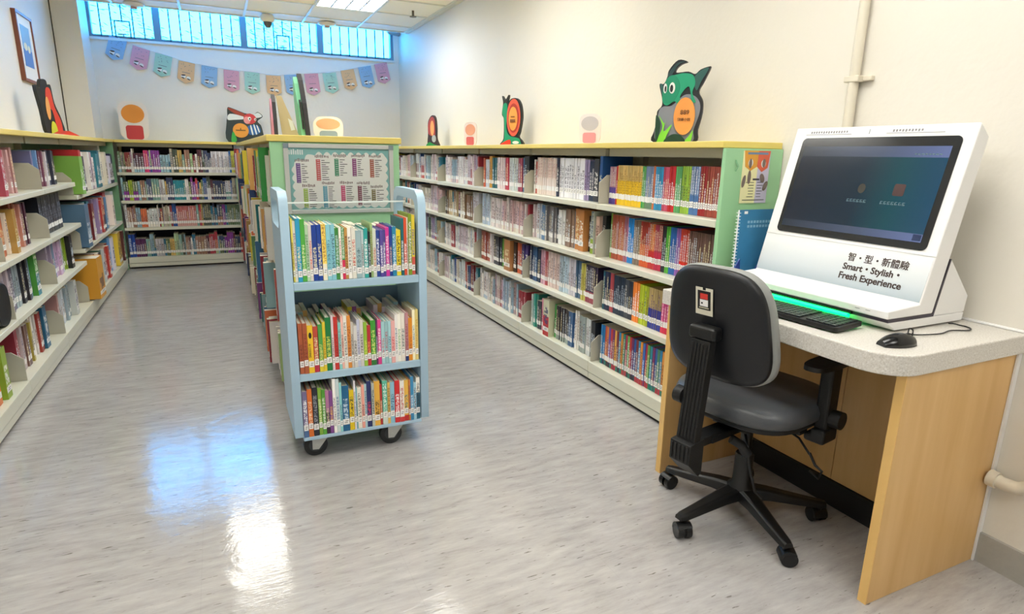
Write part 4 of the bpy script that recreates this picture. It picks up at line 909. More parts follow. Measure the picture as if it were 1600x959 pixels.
# ------------------------------------------------------------------ kiosk
KY0, KY1 = 1.122, 1.777
t = thing('computer_kiosk', (1.98, 1.45, DZ), 'white all-in-one library computer kiosk with a tilted dark screen on the desk', 'computer')
ext = lambda u, v, d: (u, d, v)
obj('base', MB().prism([(1.822, DZ + .006), (1.785, .828), (2.166, .828), (2.162, DZ + .006)], ext, KY0, KY1), WHT, t, .003)
obj('foot', B(((1.86, KY0 + .03, DZ), (1.9, KY0 + .07, DZ + .006)), ((2.1, KY0 + .03, DZ), (2.14, KY0 + .07, DZ + .006)), ((1.86, KY1 - .07, DZ), (1.9, KY1 - .03, DZ + .006)), ((2.1, KY1 - .07, DZ), (2.14, KY1 - .03, DZ + .006))), BLK, t)
obj('dark_strip', MB().prism([(1.785, .8282), (1.785, .8385), (1.998, .8385), (2.041, 1.0085), (2.047, 1.0085), (2.008, .8385), (2.006, .8282)], ext, KY0 + .001, KY1 - .001), mat('dark_violet_strip', '#3a3340', .4), t)
obj('body', MB().prism([(1.78, .8387), (1.779, .864), (1.925, .8745), (2.064, 1.419), (2.116, 1.378), (1.9965, .8387)], ext, KY0, KY1), WHT, t, .004, 3)
obj('rear_wedge', MB().prism([(2.0475, 1.0085), (2.174, .882), (2.168, .829), (2.0095, .829)], ext, KY0 + .002, KY1 - .002), WHT, t, .002)
# tilted front: local x to the viewer's right (-Y), y up along the slope
sl = Vector((2.064 - 1.925, 0, 1.419 - .8745)).normalized()
MK = basis((1.925, KY1, .8745), (0, -1, 0), sl)
KW = KY1 - KY0
def onk(name, loops, z, th, m, parent=None):
    return place(name, flat_mesh(name, loops, th), m, MK @ Matrix.Translation((0, 0, z)), parent or t)
def grad_mat():
    m = bpy.data.materials.new('panel_gradient'); m.use_nodes = True; nt = m.node_tree; b = nt.nodes['Principled BSDF']; L = nt.links.new
    tc = nt.nodes.new('ShaderNodeTexCoord'); sp = nt.nodes.new('ShaderNodeSeparateXYZ'); cr = nt.nodes.new('ShaderNodeValToRGB')
    L(tc.outputs['Generated'], sp.inputs[0]); L(sp.outputs[2], cr.inputs[0]); L(cr.outputs[0], b.inputs['Base Color'])
    e = cr.color_ramp.elements; e[0].position = 0; e[0].color = (*lin('#a9b6bd'), 1); e[1].position = .85; e[1].color = (*lin('#e9ecec'), 1)
    x = e.new(.35); x.color = (*lin('#ccd3d6'), 1)
    b.inputs['Roughness'].default_value = .35; return m
onk('printed_panel', [[(.004, .004), (KW - .004, .004), (KW - .004, .146), (.004, .146)]], .0006, .0012, grad_mat())
onk('seam', [[(.0, .148), (KW, .148), (KW, .150), (.0, .150)]], .0004, .0012, mat('seam_grey', '#c4c4c2', .5))
bez = onk('screen_bezel', [rrect(.045, .162, KW - .035, .522, .018, 6)], .0012, .003, mat('black_glass', '#25272a', .16))
def screen_mat():
    m = bpy.data.materials.new('screen_picture'); m.use_nodes = True; nt = m.node_tree; b = nt.nodes['Principled BSDF']; L = nt.links.new; N = nt.nodes.new
    tc = N('ShaderNodeTexCoord'); sp = N('ShaderNodeSeparateXYZ'); L(tc.outputs['Generated'], sp.inputs[0])
    # generated: y runs along the width (1 at the viewer's left), z up
    def ramp(inp, st):
        cr = N('ShaderNodeValToRGB')
        while len(cr.color_ramp.elements) < len(st): cr.color_ramp.elements.new(.5)
        for e, (p, c) in zip(cr.color_ramp.elements, st): e.position = p; e.color = (*lin(c), 1)
        L(inp, cr.inputs[0]); return cr.outputs[0]
    a = ramp(sp.outputs[1], [(0, '#164a66'), (.25, '#0c4a54'), (.5, '#142c3c'), (1, '#1a2230')])
    hb = ramp(sp.outputs[1], [(0, '#6a78a4'), (.4, '#4c5870'), (1, '#2c343e')])
    lo = N('ShaderNodeMath'); lo.operation = 'LESS_THAN'; lo.inputs[1].default_value = .085; L(sp.outputs[2], lo.inputs[0])
    hi = N('ShaderNodeMath'); hi.operation = 'GREATER_THAN'; hi.inputs[1].default_value = .88; L(sp.outputs[2], hi.inputs[0])
    ad = N('ShaderNodeMath'); L(lo.outputs[0], ad.inputs[0]); L(hi.outputs[0], ad.inputs[1])
    mx = N('ShaderNodeMix'); mx.data_type = 'RGBA'; L(ad.outputs[0], mx.inputs[0]); L(a, mx.inputs[6]); L(hb, mx.inputs[7])
    b.inputs['Base Color'].default_value = (.004, .004, .006, 1); b.inputs['Roughness'].default_value = .14
    L(mx.outputs[2], b.inputs['Emission Color']); b.inputs['Emission Strength'].default_value = .75
    return m
SX0, SX1, SY0, SY1 = .062, KW - .058, .186, .49
scr = onk('display', [[(SX0, SY0), (SX1, SY0), (SX1, SY1), (SX0, SY1)]], .0029, .0006, screen_mat(), bez)
SW, SH = SX1 - SX0, SY1 - SY0
dim = mat('dim_icon_cream', '#2c2a22', .5, emit=.1); rd = mat('dim_icon_red', '#3c2422', .5, emit=.22); wt = mat('dim_caption', '#486068', .5, emit=.2)
onk('app_icon', [ell(SX0 + SW * .53, SY0 + SH * .52, .014, .017, 0, 12)], .0034, .0004, dim, bez)
onk('app_icon', [rrect(SX0 + SW * .74, SY0 + SH * .46, SX0 + SW * .81, SY0 + SH * .59, .006), ], .0034, .0004, rd, bez)
onk('app_icon', [[(SX0 + SW * .945, SY0 + .004), (SX0 + SW * .995, SY0 + .004), (SX0 + SW * .995, SY0 + .024), (SX0 + SW * .945, SY0 + .024)]], .0034, .0004, mat('dark_blue_icon', '#16284c', .5, emit=.25), bez)
m = MB(); 
for a, n in ((.45, 6), (.68, 7)):
    for k in range(n):
        x = SX0 + SW * a + k * .0125; m.box((x, SY0 + SH * .36, .0032), (x + .004, SY0 + SH * .385, .0036)); m.box((x + .0055, SY0 + SH * .36, .0032), (x + .009, SY0 + SH * .375, .0036)); m.box((x, SY0 + SH * .388, .0032), (x + .009, SY0 + SH * .394, .0036))
for k in range(8): m.box((SX0 + SW * .8 + k * .011, SY1 - .028, .0032), (SX0 + SW * .8 + k * .011 + .008, SY1 - .024, .0036))
place('screen_caption', m.mesh('screen_caption'), wt, MK, bez)['kind'] = 'stuff'
# stickers above the screen
onk('sticker', [[(.045, .53), (.255, .53), (.255, .551), (.045, .551)]], .0004, .0012, WHT2)
onk('sticker', [[(.365, .53), (.575, .53), (.575, .551), (.365, .551)]], .0004, .0012, WHT2)
m = MB()
for x0, n in ((.07, 15), (.39, 10)):
    for k in range(n):
        x = x0 + k * .0105; m.box((x, .538 + R.uniform(0, .002), .001), (x + .006, .547, .0014))
    m.box((x0 - .02, .5335, .001), (x0 + .17, .5355, .0014))
place('sticker_print', m.mesh('sticker_print'), mat('print_grey', '#8c8a8c', .6), MK, t)['kind'] = 'stuff'
onk('status_mark', [[(.305, .534), (.308, .534), (.308, .55), (.305, .55)], [(.299, .541), (.314, .541), (.314, .5425), (.299, .5425)]][:1], .0004, .0012, mat('mark_grey', '#8a9090', .5))
# film glare ridges at the top right corner
# slogan
INK = mat('slogan_ink', '#3a2a26', .5)
def slogan(name, body, size, x, y, b=0.0):
    place(name, text_mesh(name, body, size, .0003, 'LEFT', b), INK, MK @ Matrix.Translation((x, y, .0015)), t)
slogan('slogan', '智・型・新體驗', .0305, .374, .097, .00042)
slogan('slogan', 'Smart・Stylish・', .0305, .366, .064, .0009)
slogan('slogan', 'Fresh Experience', .0318, .360, .031, .0009)
obj('status_lamp', B(((1.7785, 1.18, .853), (1.7795, 1.195, .8545)), ((1.7785, 1.215, .853), (1.7795, 1.23, .8545))), mat('small_grey_mark', '#9a9a98', .5), t)
obj('green_light_bar', MB().tube([(1.773, 1.245, .822), (1.773, 1.74, .822)], .009, 10), mat('green_glow', '#00ff61', .4, emit=3.5), t)
obj('light_holder', B(((1.776, 1.24, .829), (1.80, 1.76, .8385))), BLK, t)
# keyboard
t = thing('keyboard', (1.65, 1.4, DZ), 'black computer keyboard lit green, under the front of the kiosk', 'keyboard')
MKB = basis((1.603, 1.607, DZ + .003), (0, -1, 0), (1, 0, .0))
MKB = Matrix.Translation((1.603, 1.622, DZ + .004)) @ Matrix.Rotation(math.radians(4), 4, 'Z') @ basis((0, 0, 0), (0, -1, 0), (1, 0, .04))
ml = flat_mesh('case', [rrect(0, 0, .445, .135, .012)], .014); o = place('case', ml, BLK, MKB @ Matrix.Translation((0, 0, .008)), t); b = o.modifiers.new('bevel', 'BEVEL'); b.width = .003; b.limit_method = 'ANGLE'
m = MB()
for r_ in range(6):
    y = .012 + r_ * .0195
    for k in range(21):
        x = .012 + k * .0202
        if k in (15,) or (r_ == 0 and 4 < k < 9): continue
        m.box((x, y, .015), (x + .0168, y + .016, .0185))
m.box((.012 + 4.9 * .0202, .012, .015), (.012 + 8.8 * .0202, .028, .0185))
place('key', m.mesh('key'), mat('key_black', '#26282a', .35), MKB, t)['kind'] = 'stuff'
# mouse with cable
t = thing('computer_mouse', (1.71, 1.03, DZ), 'small black computer mouse on the right end of the desk', 'mouse')
rg = []
for k in range(9):
    s_ = k / 8; x = -.052 + .104 * s_; w_ = .031 * math.sin(math.pi * (0.12 + .76 * s_)) ** .6; h = .036 * math.sin(math.pi * (.1 + .72 * s_)) ** .7
    rg.append([Vector((x, w_ * math.cos(a) * (1 if math.sin(a) > -.2 else .92), max(0, h * math.sin(a)) if math.sin(a) > 0 else 0.0)) for a in [2 * math.pi * j / 20 for j in range(20)]])
MM = Matrix.Translation((1.70, 1.035, DZ + .0005)) @ Matrix.Rotation(math.radians(-14), 4, 'Z')
m = MB().loft([[MM @ p for p in r_] for r_ in rg]); obj('shell', m, mat('gloss_black', '#101113', .18), t)
obj('scroll_wheel', MB().tube([MM @ Vector((.03, -.003, .027)), MM @ Vector((.03, .003, .027))], .007, 12), RUB, t)
cb = smooth_poly([(1.753, 1.022), (1.80, 1.055), (1.835, 1.075), (1.875, 1.10), (1.845, 1.095), (1.85, 1.072), (1.93, 1.052), (2.0, 1.062), (2.05, 1.042), (2.085, 1.052), (2.095, 1.085), (2.06, 1.115)], 5)[:-5]
obj('cable', MB().tube([(x, y, DZ + .004 + (.012 if 5 < i < 20 else 0) * math.sin(i / 4) ** 2) for i, (x, y) in enumerate(cb)], .0022, 6), BLK, t)
# notebook and blue file holder
t = thing('spiral_notebook', (2.03, 1.84, DZ), 'blue-covered spiral notebook standing upright between kiosk and bookcase end', 'notebook')
NX0, NX1, NY = 1.90, 2.13, 1.868
obj('cover', B(((NX0, NY - .004, DZ + .0005), (NX1, NY, 1.10))), mat('sea_blue_cover', '#3f87b5', .3, var=.25, vscale=9), t)
obj('page_block', B(((NX0 + .002, NY, DZ + .002), (NX1, NY + .01, 1.098))), WHT2, t)
obj('corner_sticker', B(((NX0 + .022, NY - .005, 1.083), (NX0 + .04, NY - .004, 1.094))), WHT2, t)
m = MB()
for r_, n in ((1.045, 10), (1.027, 9)):
    for k in range(n): m.box((NX0 + .045 + k * .0165, NY - .0046, r_), (NX0 + .045 + k * .0165 + .011, NY - .004, r_ + .010))
obj('cover_lettering', m, mat('pale_blue_ink', '#8fc0dc', .5), t)['kind'] = 'stuff'
for k in range(22):
    z = DZ + .015 + k * .0132; a0 = []
    for j in range(9):
        a = math.radians(j * 40); a0.append((NX0 + .002 + .007 * math.cos(a) - .003, NY + .003 + .009 * math.sin(a), z))
    obj('spiral_ring', MB().tube(a0, .0016, 5, False), mat('white_wire', '#e4e8ec', .35), t)
t = thing('file_holder', (1.95, 1.85, DZ), 'dark blue perforated plastic file holder behind the kiosk left side', 'file holder')
NB = mat('navy_plastic', '#1d3a8c', .35)
obj('front_wall', MB().prism([(1.865, DZ), (1.865, .86), (1.895, .905), (1.90, .86), (1.90, DZ)], lambda u, v, d: (u, d, v), 1.835, 1.84), NB, t)
hp = [(2.0, DZ + .001), (2.18, DZ + .001), (2.18, 1.06), (2.13, 1.02), (2.0, .86)]
hl = []
for i in range(7):
    for j in range(12):
        x = 2.015 + i * .023; z = .815 + j * .019
        if z > .835 + (x - 2.0) * 1.23 - .01 or z > 1.02: continue
        hl.append([(x, z), (x + .010, z), (x + .010, z + .011), (x, z + .011)])
place('side_wall', flat_mesh('side_wall', [hp] + hl, .003), NB, basis((0, 1.85, 0), (1, 0, 0), (0, 0, 1)), t)
obj('base', B(((1.865, 1.8405, DZ), (2.0, 1.8475, DZ + .004))), NB, t)
# ------------------------------------------------------------------ office chair (local +x = where the sitter faces)
CH = thing('office_chair', (1.663, 1.487, 0), 'black swivel office chair with grey seat pulled up to the desk', 'chair', rz=math.radians(11))
def co_(name, m, mt, parent=None, bevel=0, seg=2):
    o = link(name, m.mesh(name), mt, parent or CH)
    if bevel:
        b = o.modifiers.new('bevel', 'BEVEL'); b.width = bevel; b.segments = seg; b.limit_method = 'ANGLE'
    return o
# base
hub = MB().loft([[Vector((r * math.cos(a), r * math.sin(a), z)) for a in [2 * math.pi * k / 24 for k in range(24)]] for r, z in ((.035, .075), (.05, .08), (.05, .125), (.034, .14), (.033, .25), (.03, .255))])
co_('base_hub', hub, BLK)
co_('gas_column', MB().tube([(0, 0, .25), (0, 0, .41)], .021, 20), BLK)
for ang in (100, 172, 244, 316, 28):
    a = math.radians(ang); M = Matrix.Rotation(a, 4, 'Z')
    m = MB()
    def sec(x, w_, zt, zb): return [M @ Vector(p) for p in ((x, -w_, zb), (x, -w_ * .9, zt - .006), (x, -w_ * .55, zt), (x, w_ * .55, zt), (x, w_ * .9, zt - .006), (x, w_, zb))]
    m.loft([sec(.03, .034, .128, .082), sec(.1, .03, .12, .082), (sec(.2, .025, .102, .072)), sec(.285, .021, .088, .064), sec(.303, .016, .084, .066)], smooth=False)
    leg = co_('leg', m, BLK, None, .003)
    c0 = M @ Vector((.285, 0, 0)); sw = a + math.radians(R.choice([70, 40, 110, 85]))
    Mc = Matrix.Translation((c0.x, c0.y, .028)) @ Matrix.Rotation(sw, 4, 'Z')
    def cyl(y0, y1, r_, cx=.0, cz=0.0, n=22): return [Mc @ Vector((cx, y0, cz)), Mc @ Vector((cx, y1, cz))]
    ca = co_('caster', MB().tube(cyl(-.026, -.006, .028, .012), .0275, 24).tube(cyl(.006, .026, .028, .012), .0275, 24), mat('gloss_black_plastic', '#0f1012', .25), leg, .003)
    hd = MB()
    rgs = []
    for y in (-.0265, .0265):
        rgs.append([Mc @ Vector((.012 + .0295 * math.cos(b), y, .0295 * math.sin(b))) for b in [math.radians(40 + 150 * k / 10) for k in range(11)]] + [Mc @ Vector((.012 + .02 * math.cos(b), y, .02 * math.sin(b))) for b in [math.radians(190 - 150 * k / 10) for k in range(11)]])
    hd.loft(rgs, smooth=False); hd.tube([(c0.x, c0.y, .03), (c0.x, c0.y, .07)], .008, 10)
    co_('caster_hood', hd, BLK, leg)
# mechanism
m = MB().box((-.12, -.07, .385), (.12, .07, .415)).box((-.26, -.035, .375), (-.1, .035, .40)).box((-.02, -.20, .405), (.03, .235, .42))
co_('mechanism', m, BLKM, None, .004)
co_('tension_knob', MB().tube([(.05, 0, .385), (.05, 0, .345)], .03, 20), BLKM)
co_('lever', MB().tube([(.05, -.06, .395), (.04, -.17, .37), (.035, -.215, .33)], .004, 8).tube([(.035, -.215, .335), (.033, -.24, .30), (.04, -.262, .285), (.02, -.262, .265), (.01, -.235, .285)], .0045, 8), BLK)
co_('lever', MB().tube([(-.10, -.05, .385), (-.13, -.085, .35), (-.125, -.1, .27), (-.11, -.12, .19), (-.095, -.14, .17)], .005, 8), BLK)
co_('lever_grip', MB().tube([(-.17, -.045, .375), (-.145, -.07, .355), (-.13, -.09, .32)], .016, 10), BLKM)
# seat
def sup(rx, ry, z, n=3.0, k=44, cx=0, drop=0.0):
    out = []
    for i in range(k):
        a = 2 * math.pi * i / k; c, s_ = math.cos(a), math.sin(a)
        x = rx * math.copysign(abs(c) ** (2 / n), c); y = ry * math.copysign(abs(s_) ** (2 / n), s_)
        out.append(Vector((x + cx, y, z - drop * max(0, x / rx) ** 3)))
    return out
cx = .005
co_('seat_pan', MB().loft([sup(.17, .18, .425, cx=cx), sup(.21, .215, .434, cx=cx), sup(.225, .226, .448, cx=cx), sup(.22, .222, .455, cx=cx)]), BLKM)
seat = MB().loft([sup(.222, .225, .455, cx=cx), sup(.236, .236, .466, cx=cx), sup(.238, .238, .49, cx=cx), sup(.23, .229, .512, cx=cx), sup(.20, .205, .523, cx=cx), sup(.12, .12, .519, cx=cx), sup(.04, .04, .515, cx=cx)])
co_('seat', seat, GREYC)
# backrest: curved rounded slab, rings go from rear to front (local -x to +x)
def brg(dx, hw, hh, n=3.6, k=56):
    out = []
    for i in range(k):
        a = 2 * math.pi * i / k; c, s_ = math.cos(a), math.sin(a)
        y = hw * math.copysign(abs(c) ** (2 / n), c); z = hh * math.copysign(abs(s_) ** (2 / n), s_)
        w_ = hw * (1 - .10 * (z / hh)) / hw
        yy = y * w_
        x = -.265 + dx - .028 * (1 - (yy / .2) ** 2) - .045 * (z / .19) * .6
        out.append(Vector((x, yy - .004, .785 + z)))
    return out
co_('back_shell', MB().loft([brg(-.004, .03, .03), brg(-.004, .13, .13), brg(-.002, .168, .168), brg(.004, .184, .184), brg(.018, .188, .188), brg(.022, .185, .185)]), SHELL)
co_('back_cushion', MB().loft([brg(.0222, .184, .184), brg(.028, .193, .191), brg(.05, .193, .191), brg(.064, .184, .182), brg(.07, .17, .16), brg(.066, .08, .08)]), GREYB)
# sticker on the shell
XS = -.3125
Mx = Matrix.Translation((XS, .012, .862)) @ Matrix.Rotation(math.radians(-8), 4, 'Y') @ basis((0, 0, 0), (0, -1, 0), (0, 0, 1))
def stk(name, loops, z, m, par):
    me = flat_mesh(name, loops, .0008); me.transform(Mx @ Matrix.Translation((0, 0, z))); return link(name, me, m, par)
lb_ = stk('asset_label', [[(-.032, -.045), (.032, -.045), (.032, .045), (.006, .045), (.006, .037), (-.006, .037), (-.006, .045), (-.032, .045)]], .0, mat('cream_sticker', '#dcd8c4', .5), CH)
stk('label_black', [[(-.024, -.027), (.024, -.027), (.024, .035), (-.024, .035)]], .0008, BLK, lb_)
stk('label_red', [[(-.014, .008), (.014, .008), (.014, .026), (-.014, .026)]], .0015, mat('label_red', '#d8382e', .5), lb_)
stk('label_white', [[(-.015, -.016), (.015, -.016), (.015, .006), (-.015, .006)]], .0015, WHT2, lb_)
stk('label_text', [[(-.01, -.008), (-.004, -.008), (-.004, -.003), (-.01, -.003)]], .0022, BLK, lb_)
stk('label_line', [[(-.018, -.023), (.018, -.023), (.018, -.019), (-.018, -.019)]], .0015, mat('cream_sticker2', '#b8b49c', .5), lb_)
# post, bracket, box, knob
def slant(x0, z0, x1, z1, w_, th, name, mt, bev=.006, par=None):
    d = Vector((x1 - x0, 0, z1 - z0)); L_ = d.length; ez = d.normalized(); ey = Vector((0, 1, 0)); ex = ey.cross(ez)
    M = Matrix((ex, ey, ez)).transposed().to_4x4(); M.translation = Vector((x0, -.012, z0))
    return M, L_
M, L_ = slant(-.362, .41, -.33, .745, 0, 0, '', None)
pm = MB().box((-.016, -.036, 0), (.016, .036, L_), M)
for k in range(5): pm.box((-.0195, -.028 + k * .0125, .01), (-.0155, -.0215 + k * .0125, L_ - .01), M)
post = co_('back_post', pm, BLKM, None, .003)
co_('height_knob', MB().tube([(-.35, .024, .55), (-.35, .055, .55)], .028, 22), BLKM, post, .004)
bm_ = MB().box((-.345, -.058, .745), (-.296, .04, .79)); co_('back_bracket', bm_, BLK, None, .012, 3)
bx = MB().prism([(-.4, .345), (-.345, .29), (-.33, .30), (-.33, .42), (-.4, .412)], lambda u, v, d: (u, d, v), -.052, .028)
for k in range(5): bx.box((-.4035, -.046 + k * .0155, .35), (-.3995, -.037 + k * .0155, .405))
co_('post_socket', bx, BLKM, None, .004)
co_('socket_arm', MB().box((-.33, -.03, .375), (-.2, .02, .405)), BLKM, None, .003)
# armrests
for sgn in (-1, 1):
    y = sgn * .24
    am = MB().box((.02, y - .022, .43), (.085, y + .022, .66)).box((.0, y - .03 , .39), (.09, y + .02, .44)).box((-.0, min(sgn * .20, y), .39), (.06, max(sgn * .20, y), .42))
    arm = co_('armrest', am, BLKM, None, .01, 3)
    co_('arm_pad', MB().loft([[Vector((.05 + p.x * .62, y + p.y * .19, z)) for p in sup(.23, .23, 0, 3)] for z in (.66, .675)] ), BLK, arm, .006)
    co_('arm_knob', MB().tube([(.055, y + sgn * .02, .475), (.055, y + sgn * .055, .475)], .03, 18), BLKM, arm, .004)
# ------------------------------------------------------------------ bunting on the back wall
FL = [(-.83, 2.429, 2.197), (-.625, 2.35, 2.114), (-.418, 2.295, 2.062), (-.2, 2.239, 2.009), (.024, 2.208, 1.974), (.247, 2.183, 1.945), (.465, 2.177, 1.936), (.695, 2.157, 1.927), (.897, 2.177, 1.945), (1.125, 2.207, 1.957), (1.338, 2.229, 1.991), (1.556, 2.28, 2.041), (1.77, 2.333, 2.076), (1.972, 2.385, 2.141)]
FCN = ['blue', 'pink', 'mint green', 'orange', 'blue', 'pink', 'mint green', 'orange', 'blue', 'pink', 'mint green', 'orange', 'blue', 'pink']
FCC = {'blue': '#8fb6dc', 'pink': '#d9a0b4', 'mint green': '#a4d0c4', 'orange': '#e4b98c'}
o = obj('bunting_string', MB().tube([(x, YB - .012, a + .006) for x, a, b in FL], .0025, 6), WHT2); tag(o, 'thin white string of the bunting across the back wall', 'string')
NTH = ['leftmost', 'second from left', 'third from left', 'fourth from left', 'fifth from left', 'sixth from left', 'seventh from left', 'seventh from right', 'sixth from right', 'fifth from right', 'fourth from right', 'third from right', 'second from right', 'rightmost']
rgf = random.Random(5)
for i, ((x, zt, zb), cn) in enumerate(zip(FL, FCN)):
    x0, x1 = FL[max(0, i - 1)], FL[min(13, i + 1)]; rot = math.atan2(x1[1] - x0[1], x1[0] - x0[0]) * .85
    h = zt - zb
    M = basis((x, YB - .018, zt), (1, 0, 0), (0, 0, 1)) @ Matrix.Rotation(rot, 4, 'Z')
    t = thing('bunting_flag', (x, YB - .018, zb), '%s pennant, %s on the bunting string' % (cn, NTH[i]), 'bunting', 'pennants on the bunting string')
    place('card', flat_mesh('card', [[(-.081, 0), (-.081, -h + .04), (0, -h), (.081, -h + .04), (.081, 0)]], .003), mat('card_' + cn, FCC[cn], .6), M, t)
    m = MB()
    for k in range(9):
        a, b = rgf.uniform(-.055, .05), rgf.uniform(-.09, -.02); m.box((a, b, .0016), (a + .009, b + .004, .0022))
    m.box((-.04, -.118, .0016), (.04, -.113, .0022))
    place('print_mark', m.mesh('print_mark'), mat('print_slate', '#6a6f7c', .6), M, t)['kind'] = 'stuff'
    place('print_oval', flat_mesh('print_oval', [ell(-.024, -h + .07, .024, .02, .2), ell(.028, -h + .062, .022, .018, -.2)], .001), WHT2, M @ Matrix.Translation((0, 0, .002)), t)
    place('print_band', flat_mesh('print_band', [ell(-.024, -h + .084, .022, .008, .2), ell(-.026, -h + .055, .018, .006, -.3), ell(.03, -h + .05, .019, .006, -.3)], .001), mat('print_charcoal', '#4c3f44', .6), M @ Matrix.Translation((0, 0, .0032)), t)

# ------------------------------------------------------------------ cut-out display figures
ZR, ZL_ = 1.371, 1.385
def standee(name, loc, yaw, label, cat, layers, thick=.02, foot=None):
    """layers: (part name, list of outlines (metres, y up), colour); first is the board"""
    t = thing(name, loc, label, cat)
    # facing: local z of the drawing = direction (sin yaw, -cos yaw)
    ex = Vector((math.cos(yaw), math.sin(yaw), 0)); M = basis(loc, ex, (0, 0, 1))
    for i, (pn, loops, c) in enumerate(layers):
        th = thick if i == 0 else .0016
        z = 0 if i == 0 else thick / 2 + .0008 + .0016 * (i - 1)
        me = flat_mesh(pn, loops[:1], th)
        bm = bmesh.new(); bm.from_mesh(me); bm.free()
        place(pn, me, mat('card_paint_' + c, c, .45), M @ Matrix.Translation((0, 0, z)), t)
        for lp in loops[1:]:
            place(pn, flat_mesh(pn, [lp], th), MATS['card_paint_' + c], M @ Matrix.Translation((0, 0, z)), t)
    if foot:
        m = MB(); m.prism([(-foot[0], 0), (foot[0], 0), (0, foot[1])], lambda u, v, d: tuple(M @ Vector((u, v * 0 + d, .01 + v))), 0, .006)
        place('foot_flap', m.mesh('foot_flap'), mat('card_paint_' + foot[2], foot[2], .5), Matrix.Identity(4), t)
    return t, M
P_ = lambda pts, n=6: smooth_poly(pts, n, True)
# grasshopper
s = .00262  # metres per photo-crop unit /… drawn on a 754x959 crop grid
def G(pts, k=.00051, ox=370, oy=912, sx=1.0): return [((x - ox) * k * sx, (oy - y) * k) for x, y in pts]
yaw = math.radians(-52)
k1 = .000465
q = lambda pts, n=5: P_(G(pts, k1), n)
lay = [
    ('board', [q([(135, 910), (130, 800), (155, 700), (150, 600), (195, 540), (190, 460), (155, 330), (200, 325), (230, 260), (245, 190), (330, 100), (425, 120), (370, 140), (320, 180), (320, 220), (440, 215), (510, 240), (560, 200), (640, 175), (655, 190), (600, 320), (560, 410), (605, 500), (610, 620), (580, 780), (550, 910)], 4)], '#1c1f26'),
    ('rock', [q([(165, 905), (165, 620), (210, 550), (300, 540), (420, 440), (520, 450), (580, 520), (585, 620), (540, 780), (520, 905)])], '#8a8e98'),
    ('antenna', [q([(235, 250), (265, 190), (335, 125), (400, 118), (340, 140), (300, 200), (270, 250)])], '#2a4a4c'),
    ('leaf', [q([(500, 290), (560, 215), (640, 190), (580, 310), (540, 400)]), q([(165, 330), (200, 350), (205, 470)])], '#2c5c58'),
    ('body', [q([(210, 400), (215, 330), (260, 260), (330, 240), (400, 230), (490, 250), (520, 330), (500, 420), (540, 510), (500, 500), (460, 360), (380, 450), (400, 540), (370, 560), (330, 500), (250, 540), (205, 500)])], '#1fa078'),
    ('head', [q([(205, 500), (200, 380), (235, 275), (300, 245), (350, 290), (370, 380), (330, 480), (270, 520)])], '#16906c'),
    ('eye', [G(ell(293, 370, 30, 55), k1), G(ell(222, 372, 18, 48), k1)], '#f4f6f2'),
    ('pupil', [G(ell(288, 375, 16, 36), k1), G(ell(226, 378, 9, 30), k1)], '#20242a'),
    ('plaque', [G(ell(440, 650, 108, 185), k1)], '#f0a050'),
    ('grass', [q([(165, 908), (225, 760), (180, 640), (240, 720), (255, 680), (240, 800), (320, 730), (270, 850), (250, 908)]), q([(450, 908), (500, 850), (540, 790), (520, 908)])], '#7fd63c'),
    ('leaf', [q([(150, 640), (200, 720), (190, 850), (160, 900)]), q([(250, 908), (330, 830), (420, 840), (460, 908)])], '#14402c'),
]
lc = (2.04, 2.46, ZR)
t, M = standee('grasshopper_cutout', lc, yaw, 'large cut-out of a green grasshopper holding an orange oval plaque', 'cutout figure', lay, .022)
place('plaque_number', text_mesh('plaque_number', '889', 62 * k1, .0003, 'CENTER', .0002), mat('plaque_ink', '#5a3a20', .5), M @ Matrix.Translation(((445 - 370) * k1, (912 - 632) * k1, .029)), t)
place('plaque_words', text_mesh('plaque_words', '翻譯小說', 33 * k1, .0003, 'CENTER', .0002), MATS['plaque_ink'], M @ Matrix.Translation(((440 - 370) * k1, (912 - 695) * k1, .029)), t)
# snail: grid of 1600x475 crop around x 720..890 (5 px per photo px)
yaw = math.radians(-62)
k2 = .00098
H2 = lambda pts, sx=1.0: [((x - 805) * k2 * sx, (432 - y) * k2) for x, y in pts]
q2 = lambda pts, n=5: P_(H2(pts, 1.25), n)
lay = [
    ('board', [q2([(725, 430), (745, 380), (745, 240), (730, 200), (738, 120), (730, 65), (755, 95), (780, 60), (772, 120), (800, 90), (845, 90), (875, 140), (884, 230), (870, 330), (860, 370), (885, 400), (885, 430)])], '#22262a'),
    ('body', [q2([(735, 428), (752, 380), (748, 240), (733, 190), (745, 125), (770, 130), (772, 220), (765, 300), (790, 360), (860, 380), (876, 405), (870, 428)])], '#1d9a70'),
    ('shell', [H2(ell(822, 228, 52, 138), 1.25)], '#e0604a'),
    ('shell_band', [H2(ell(822, 232, 42, 108), 1.25)], '#b03c34'),
    ('plaque', [H2(ell(820, 236, 33, 88), 1.25)], '#e8a050'),
    ('foot_patch', [q2([(722, 430), (795, 390), (800, 430)])], '#d83a28'),
    ('white_patch', [H2(ell(845, 412, 24, 11), 1.25)], '#eef0ea'),
    ('plaque_text', [H2([(805, 218), (835, 218), (835, 224), (805, 224)], 1.25), H2([(800, 240), (840, 240), (840, 262), (800, 262)], 1.25)], '#8a5a34'),
]
standee('snail_cutout', (2.05, 4.37, ZR), yaw, 'cut-out of a green snail with a round red shell on the wall bookcases', 'cutout figure', lay, .022)
